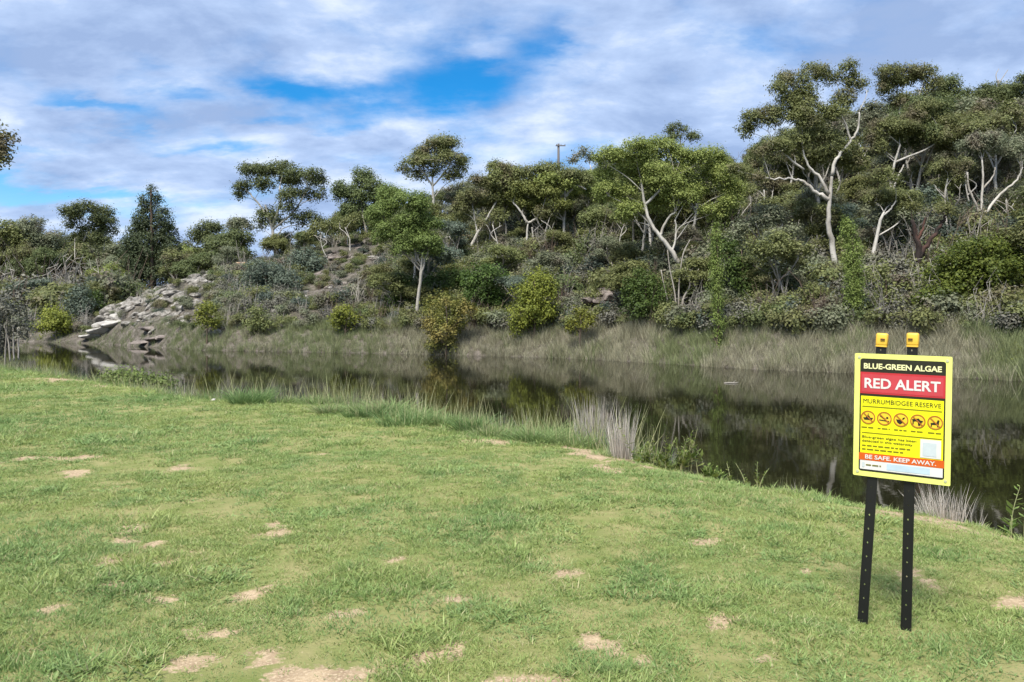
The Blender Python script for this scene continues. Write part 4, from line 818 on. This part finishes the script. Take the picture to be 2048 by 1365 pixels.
# ------------------------------------------------------------------ reeds along the far shore
def stalk_mat(name, a, b, trans=0.15): return leaf_mat(name, a, b, trans, 0.65)
RM = [stalk_mat('dry_reed', (0.25, 0.235, 0.15), (0.50, 0.475, 0.325)), stalk_mat('green_reed', (0.145, 0.175, 0.075), (0.30, 0.335, 0.16)), stalk_mat('brown_reed', (0.165, 0.158, 0.10), (0.33, 0.315, 0.21))]
def reeds():
    rng = np.random.default_rng(91)
    protos = [blades(rng, 30, 0.36, 0.6, 1.95, 0.030, 0.55, 0.30, 3).mesh('reeds', RM[k]) for k in (0, 0, 1, 1, 2, 2)]
    n = 5200; u = np.where(rng.random(n) < 0.8, rng.uniform(300, 2300, n), rng.uniform(-250, 330, n)); s = rng.beta(1.1, 1.3, n)*3.6-0.35; d = np.interp(u, SHU, SHD)+s; x = (u-U0)*d/F
    keep = (u > 330) | (rng.random(n) < 0.35); keep &= ~((u > 270) & (u < 335) & (rng.random(n) < 0.7)); u, s, d, x = u[keep], s[keep], d[keep], x[keep]; n = len(u)
    gr = fnoise(x*0.35, d*0.35, 93, 3)+rng.normal(0, 0.11, n)+np.interp(u, [300, 700, 900, 1300, 2300], [0.25, 0.16, -0.08, 0.02, -0.02])
    idx = np.where(gr > 0.535, rng.integers(2, 4, n), np.where(rng.random(n) < 0.55, rng.integers(0, 2, n), rng.integers(4, 6, n)))
    sc = np.interp(u, [-250, 100, 250, 330, 450, 700, 1100, 2300], [0.38, 0.38, 0.42, 0.42, 0.48, 0.55, 0.55, 0.60])*rng.uniform(0.7, 1.15, n)*(0.45+0.85*fnoise(x*0.8, d*0.8, 95, 4))
    o = scatter('reed_bed', np.stack([x, d, np.maximum(hill_z(x, d)-0.08, -1.0)], 1), np.stack([rng.normal(0, 0.05, n), rng.normal(0, 0.05, n), rng.uniform(0, 6.28, n)], 1), np.stack([sc, sc, sc], 1), idx, protos)
    tag(o, 'belt of dry grey and green reeds along the far shore', 'reeds', kind='stuff')
reeds()

# ------------------------------------------------------------------ rocks
ROCK = surf_mat('weathered_rock', [(0.27, 0.245, 0.215), (0.40, 0.375, 0.335), (0.13, 0.12, 0.10)], 1.9, 0.9, 0.7, 7, lo=0.40, hi=0.60)
PALER = surf_mat('pale_rock', [(0.44, 0.415, 0.37), (0.56, 0.53, 0.48), (0.25, 0.23, 0.205)], 1.3, 0.9, 0.6, 7, lo=0.45, hi=0.68)
BROWNR = surf_mat('brown_rock', [(0.22, 0.185, 0.16), (0.32, 0.27, 0.235), (0.12, 0.10, 0.09)], 1.4, 0.9, 0.7, 7, lo=0.42, hi=0.62)
def rock_mesh(seed, mat, n=16, sq=(1, 1, 0.7)):
    r = np.random.default_rng(seed); bm = bmesh.new()
    for _ in range(n):
        p = r.normal(size=3); p /= np.linalg.norm(p); p = np.sign(p)*np.abs(p)**0.65*r.uniform(0.8, 1.1); bm.verts.new(Vector(p*np.array(sq)))
    res = bmesh.ops.convex_hull(bm, input=bm.verts[:]); bmesh.ops.delete(bm, geom=[v for v in bm.verts if not v.link_faces], context='VERTS')
    bmesh.ops.bevel(bm, geom=bm.edges[:], offset=0.06, segments=1, affect='EDGES'); me = bpy.data.meshes.new('rock'); bm.to_mesh(me); bm.free(); me.materials.append(mat); return me
RKS = [rock_mesh(i, ROCK, 14+i % 4, (1, 0.8, 0.55+0.1*(i % 3))) for i in range(8)]; RKP = [rock_mesh(30+i, PALER, 15, (1.2, 0.8, 0.5)) for i in range(4)]; RKB = [rock_mesh(60+i, BROWNR, 15, (1.2, 0.9, 0.55)) for i in range(5)]
def outcrop(label, spots, meshes, seed, tilt=0.35, yaw=None):
    r = random.Random(seed); x0 = (spots[0][0]-U0)*spots[0][1]/F; d0 = spots[0][1]
    root = empty('rock_outcrop', (x0, d0, float(hill_z(np.array([x0]), np.array([d0]))[0]))); tag(root, label, 'rocks')
    for (u, d, s, flat_) in spots:
        x = (u-U0)*d/F; z = float(hill_z(np.array([x]), np.array([d]))[0]); o = bpy.data.objects.new('rock', r.choice(meshes)); C.objects.link(o); o.parent = root
        o.location = Vector((x, d, z+s*0.12*flat_))-root.location; o.scale = (s*r.uniform(0.8, 1.35), s*r.uniform(0.7, 1.1), s*flat_*r.uniform(0.8, 1.2)); o.rotation_euler = (r.gauss(0, 0.2), tilt*r.uniform(-1.2, 0.2), r.uniform(-0.7, 0.7))
    return root
rr = random.Random(8)
sp = []
for _ in range(230):
    u = rr.triangular(195, 480, 300); d0 = np.interp(u, SHU, SHD); d1 = np.interp(u, CRU, CRD); d = d0+1.5+(d1+0.8-d0)*rr.random()**0.7; sp.append((u, d, rr.uniform(0.20, 0.62)*(1.5 if rr.random() < 0.15 else 1), 0.8))
for k in range(26):
    u = 215+k*7.0+rr.uniform(-4, 4); sp.append((u, np.interp(u, CRU, CRD)-rr.uniform(0, 1.2), rr.uniform(0.45, 0.85), 0.85))
outcrop('craggy grey rocks tumbling down the spur to the far water edge', sp, RKS, 5, 0.5)
sp2 = []
for _ in range(90):
    u = rr.uniform(440, 610); d0 = np.interp(u, SHU, SHD)+4; d1 = np.interp(u, CRU, CRD); sp2.append((u, d0+(d1-d0)*rr.random(), rr.uniform(0.16, 0.55), 0.8))
outcrop('scattered grey rocks among the wattles right of the spur', sp2, RKS, 15, 0.4)
outcrop('pale bleached rock slab lying at the water edge below the spur', [(186,64.5,1.0,0.75),(205,64.3,1.15,0.7),(226,64.0,1.1,0.7),(214,64.8,0.8,0.9),(243,64.5,0.7,0.8)], RKP, 6, 0.1)
outcrop('flat brown ledges just above the water right of the pale slab', [(290,58.0,0.75,0.5),(310,57.3,0.85,0.4),(325,56.8,0.6,0.45),(300,58.9,0.7,0.6)], RKB+RKP[:1], 7, 0.1)
sp = []
for _ in range(46): u = rr.uniform(600, 760); d = rr.uniform(58, 86); sp.append((u, d, rr.uniform(0.18, 0.5), 0.7))
for k in range(12): u = 600+k*12+rr.uniform(-4, 4); sp.append((u, 78+rr.uniform(-0.5, 0.5), rr.uniform(0.4, 0.7), 0.5))
outcrop('loose grey-brown scree and low ledge on the bare slope', sp, RKB+RKS[:3], 9, 0.3)
sp = [(1170+k*11+rr.uniform(-4, 4), 47.5+rr.uniform(-0.4, 0.4), rr.uniform(0.7, 1.1), 0.55) for k in range(8)]+[(1175+rr.uniform(0, 70), rr.uniform(45, 47), rr.uniform(0.25, 0.5), 0.7) for k in range(10)]
outcrop('brown rock shelf in shadow on the lower slope behind the reeds', sp, RKB, 10, 0.1)
ORANGE = surf_mat('pale_orange_rock', [(0.66, 0.50, 0.36), (0.74, 0.62, 0.50), (0.48, 0.24, 0.12)], 1.0, 0.9, 0.5, 6, lo=0.5, hi=0.7)
ps = px(489, 533, 84); ro = bpy.data.objects.new('boulder', rock_mesh(91, ORANGE, 18, (1.25, 0.8, 0.55))); C.objects.link(ro); ro.location = ps; ro.scale = (0.95, 0.9, 0.95)
ro.location.z = max(ps[2], float(hill_z(np.array([ps[0]]), np.array([84.0]))[0])+0.25)
tag(ro, 'pale orange flat-topped boulder on the ridge at the foot of the slim gum', 'rock')

# ------------------------------------------------------------------ pole on the ridge
def pole():
    d = 97; b = px(1117, 330, d); g = float(hill_z(np.array([b[0]]), np.array([b[1]]))[0]); top = px(1117, 288, d)[2]
    root = empty('utility_pole', (b[0], b[1], g)); tag(root, 'lone wooden power pole with a short crossarm on the skyline', 'pole')
    m = surf_mat('pole_timber', [(0.16, 0.15, 0.15), (0.10, 0.09, 0.085)], 2, 0.85, 0.2, 10, stretch=(1, 1, 0.1)); L = top-g
    mb = MB(); mb.tube([(0, 0, -0.4), (0, 0, L*0.5), (0, 0, L)], [0.19, 0.17, 0.14], 10); mb.build('pole', m, root, True)
    mb = MB(); mb.box((0.25, -0.16, L-0.28), (0.62, 0.05, 0.06)); ca = mb.build('crossarm', m, root)
    for x in (-0.25, 0.3, 0.8): mb = MB(); mb.tube([(x, -0.16, L-0.23), (x, -0.16, L-0.10), (x, -0.16, L-0.05)], [0.035, 0.045, 0.02], 8); mb.build('insulator', m, root)
pole()

# ------------------------------------------------------------------ tussocks, weeds and dry reeds on the near bank
TM = {'green': grass_mat('tussock_green', (0.140, 0.210, 0.065), (0.280, 0.370, 0.140), (0.36, 0.34, 0.19), False), 'deep': grass_mat('tussock_deep_green', (0.095, 0.170, 0.050), (0.200, 0.300, 0.105), (0.30, 0.32, 0.15), False),
      'straw': stalk_mat('dry_stalk', (0.30, 0.265, 0.22), (0.56, 0.51, 0.45)), 'seed': stalk_mat('seed_stalk', (0.22, 0.24, 0.10), (0.42, 0.41, 0.22)), 'weed': leaf_mat('weed_leaf', (0.13, 0.20, 0.045), (0.28, 0.34, 0.09), 0.3)}
def ground_px(u, v):
    d = CH*F/(v-HV); x = (u-U0)*d/F
    return x, d, max(float(lawn_z(np.array([x]), np.array([d]))[0]), -0.15)
def tussock(label, u, v, wpx, hpx, mat, n, seed, bw=0.009, name='grass_tussock', group=None, spread=0.3, bend=0.5, stalks=0):
    rng = np.random.default_rng(seed); x, d, z = ground_px(u, v); r = pxr(wpx, d)/2; h = pxr(hpx, d)*1.45
    root = empty(name, (x, d, z)); blades(rng, n, r*0.75, h*0.45, h, bw, bend, spread, 3).build('blades', TM[mat], root).location.z = -0.04
    if stalks:
        b = blades(rng, stalks, r*0.8, h*0.9, h*1.7, 0.007, 0.3, 0.2, 3); o = b.build('seed_stalks', TM['seed'], root); o.location.z = -0.02
    return tag(root, label, 'grass', group)
tussock('round bushy green tussock on the bank beside the small pale stone', 500, 806, 88, 34, 'deep', 620, 1, 0.012, stalks=14, spread=0.7, bend=0.9)
GT = 'green tussocks along the near bank edge'; NTH = 'first second third fourth fifth sixth seventh eighth ninth tenth eleventh twelfth thirteenth fourteenth fifteenth'.split()
rj = random.Random(4)
for i, (u, v, w_, h_, mt) in enumerate(sorted(((570,806,70,30,'green'),(625,812,70,30,'green'),(665,822,60,34,'green'),(712,832,66,28,'deep'),(745,836,80,36,'deep'),(800,848,100,40,'deep'),(770,822,70,32,'green'),(838,838,80,38,'green'),(880,846,60,34,'green'),(930,858,90,40,'deep'),(985,868,90,34,'green'),(1040,876,100,40,'deep'),(1090,882,90,36,'green'),(1130,890,80,34,'green'),(1195,900,60,24,'green')))):
    h_ *= rj.uniform(0.55, 1.05); w_ *= rj.uniform(0.8, 1.4); u += rj.uniform(-12, 12); v += rj.uniform(-6, 4)
    tussock(('darker' if mt == 'deep' else 'lighter')+' low green tussock, '+NTH[i]+' along the bank from the round bushy one', u, v, w_, h_, mt, 380, 100+i, 0.010 if v > 840 else 0.013, group=GT, stalks=rj.randint(8, 40), spread=rj.uniform(0.5, 0.85), bend=0.9)
tussock('tall clump of dry grey reed stalks at the near water edge', 1182, 872, 84, 88, 'straw', 190, 31, 0.008, 'dry_reed_clump', spread=0.13, bend=0.2)
tussock('leaning clump of dry grey stalks over the bare bank soil', 1245, 906, 56, 92, 'straw', 170, 32, 0.007, 'dry_reed_clump', spread=0.15, bend=0.3)
tussock('clump of dry grass behind the right side of the sign', 1890, 1006, 110, 70, 'straw', 190, 33, 0.005, 'dry_reed_clump', spread=0.26, bend=0.5)
tussock('thin dry tuft on the bank behind the posts of the sign', 1850, 992, 60, 46, 'straw', 70, 34, 0.006, 'dry_reed_clump', spread=0.4)
def weed(label, u, v, hpx, n, seed, lw=0.03):
    rng = np.random.default_rng(seed); x, d, z = ground_px(u, v); h = pxr(hpx, d); root = empty('weed', (x, d, z)); sm = MB(); lm = MB()
    for k in range(n):
        a = rng.uniform(0, 6.28); hh = h*rng.uniform(0.35, 1.0); e = np.array([math.cos(a), math.sin(a), 0])*hh*rng.uniform(0.1, 0.5); b = np.array([rng.normal()*0.12, rng.normal()*0.06, -0.03])*h/0.4
        q = smooth_path([b, b+e*0.4+[0, 0, hh*0.55], b+e+[0, 0, hh]], 5); sm.tube(q, np.linspace(0.005, 0.002, len(q)), 4, False)
        for j in range(2, len(q)):
            for _s in range(2):
                t = rng.normal(size=3); t[2] = abs(t[2])*0.5+0.2; t /= np.linalg.norm(t); bb = np.cross(t, [0.1, 0.2, 0.97]); bb /= np.linalg.norm(bb); L = lw*rng.uniform(1.2, 2.6)*(1.3-j/len(q)); p = q[j]
                lm.add([p, p+t*L*0.5+bb*L*0.2, p+t*L, p+t*L*0.5-bb*L*0.2], np.array([[0, 1, 2, 3]]), np.full(4, rng.random()))
    sm.build('stems', TM['seed'], root); lm.build('leaves', TM['weed'], root); return tag(root, label, 'weed')
weed('leafy yellow-green weed with tall thin stems right of the dry reed clumps', 1345, 922, 92, 22, 41, 0.045)
weed('low leafy weed spilling over the bank right of the taller weed', 1420, 940, 34, 16, 42, 0.04)
weed('low leafy weed beside the leaning dry stalks', 1290, 914, 46, 14, 44, 0.035)
weed('single spindly weed standing against the dark water', 1506, 952, 62, 5, 43, 0.03)
weed('green weed at the right-hand edge of the near bank', 2062, 1040, 120, 10, 45, 0.05)
# fringe of rough grass and seed heads where the lawn meets the water
def fringe():
    rng = np.random.default_rng(99); protos = [blades(rng, 14, 0.09, 0.07, 0.22, 0.006, 0.6, 0.45, 3).mesh('fringe', TM[m]) for m in ('green', 'deep', 'green')]+[blades(rng, 7, 0.10, 0.16, 0.42, 0.0045, 0.3, 0.22, 3).mesh('fringe', TM['seed']) for _ in range(2)]+[blades(rng, 8, 0.1, 0.12, 0.34, 0.0045, 0.4, 0.3, 3).mesh('fringe', TM['straw'])]
    P = []
    for (a, b) in zip(BANK[3:-4], BANK[4:-3]):
        L = np.hypot(*(b-a)); t = (b-a)/L; nrm = np.array([t[1], -t[0]])          # towards the water
        dd = (a[1]+b[1])/2; m = int(L*(95 if dd > 8.2 else 22)); s = rng.random(m)[:, None]; P.append(a+(b-a)*s+nrm*rng.normal(0.12 if dd > 8.2 else 0.2, 0.22 if dd > 8.2 else 0.14, m)[:, None])
    P = np.concatenate(P); n = len(P); z = lawn_z(P[:, 0], P[:, 1]); k = (z > -0.85) & (rng.random(n) < 1.15-bare_at(P[:, 0], P[:, 1])); P, z = P[k], z[k]; n = len(P)
    sc = rng.uniform(0.5, 1.5, n)*np.where(P[:, 1] < 8.2, 0.55, 1.15)*np.where(P[:, 0] < -5.5, 0.8, 1.0)*(0.5+fnoise(P[:, 0]*1.1, P[:, 1]*1.1, 97, 3))
    o = scatter('bank_grass', np.stack([P[:, 0], P[:, 1], z-0.02], 1), np.stack([rng.normal(0, 0.1, n), rng.normal(0, 0.1, n), rng.uniform(0, 6.28, n)], 1), np.stack([sc]*3, 1), rng.choice(6, n, p=[0.20, 0.15, 0.18, 0.17, 0.17, 0.13]), protos)
    tag(o, 'rough fringe of grass and seed heads along the near water edge', 'grass', kind='stuff')
fringe()
hero(S, 'low grey-green shrub just below the left edge of the lawn', 17.5, [(290,790),(290,770)], 4, [(250,760,34,14),(290,764,34,14),(330,770,26,12),(225,752,22,10)], 'fresh', 'brown', seed=83, foot=nearz, size=0.07, sub=1, under=0.6, cat='shrub')
x, d, z = ground_px(427, 800)
st = bpy.data.objects.new('stone', rock_mesh(95, PALER, 14, (1, 0.8, 0.7))); C.objects.link(st); st.location = (x, d, z+0.02); st.scale = (0.06, 0.05, 0.05); tag(st, 'small pale stone at the lawn edge beside the bushy tussock', 'stone')
# driftwood on the water
d = 2.4*F/(767-HV); mb = MB(); xq = (1462-U0)*d/F
mb.tube(smooth_path([(-0.24, 0, 0), (-0.05, 0.02, 0.015), (0.15, -0.01, 0.01), (0.26, 0.03, 0.03)], 4), np.linspace(0.022, 0.010, 13), 6); mb.tube([(0.05, 0, 0.01), (0.14, 0.04, 0.06), (0.18, 0.05, 0.09)], [0.010, 0.008, 0.005], 5)
tag(mb.build('driftwood', BARK['grey'], loc=(xq, d, -0.893), smooth=True), 'pale stick floating on the dark water near the slim poplar', 'stick')
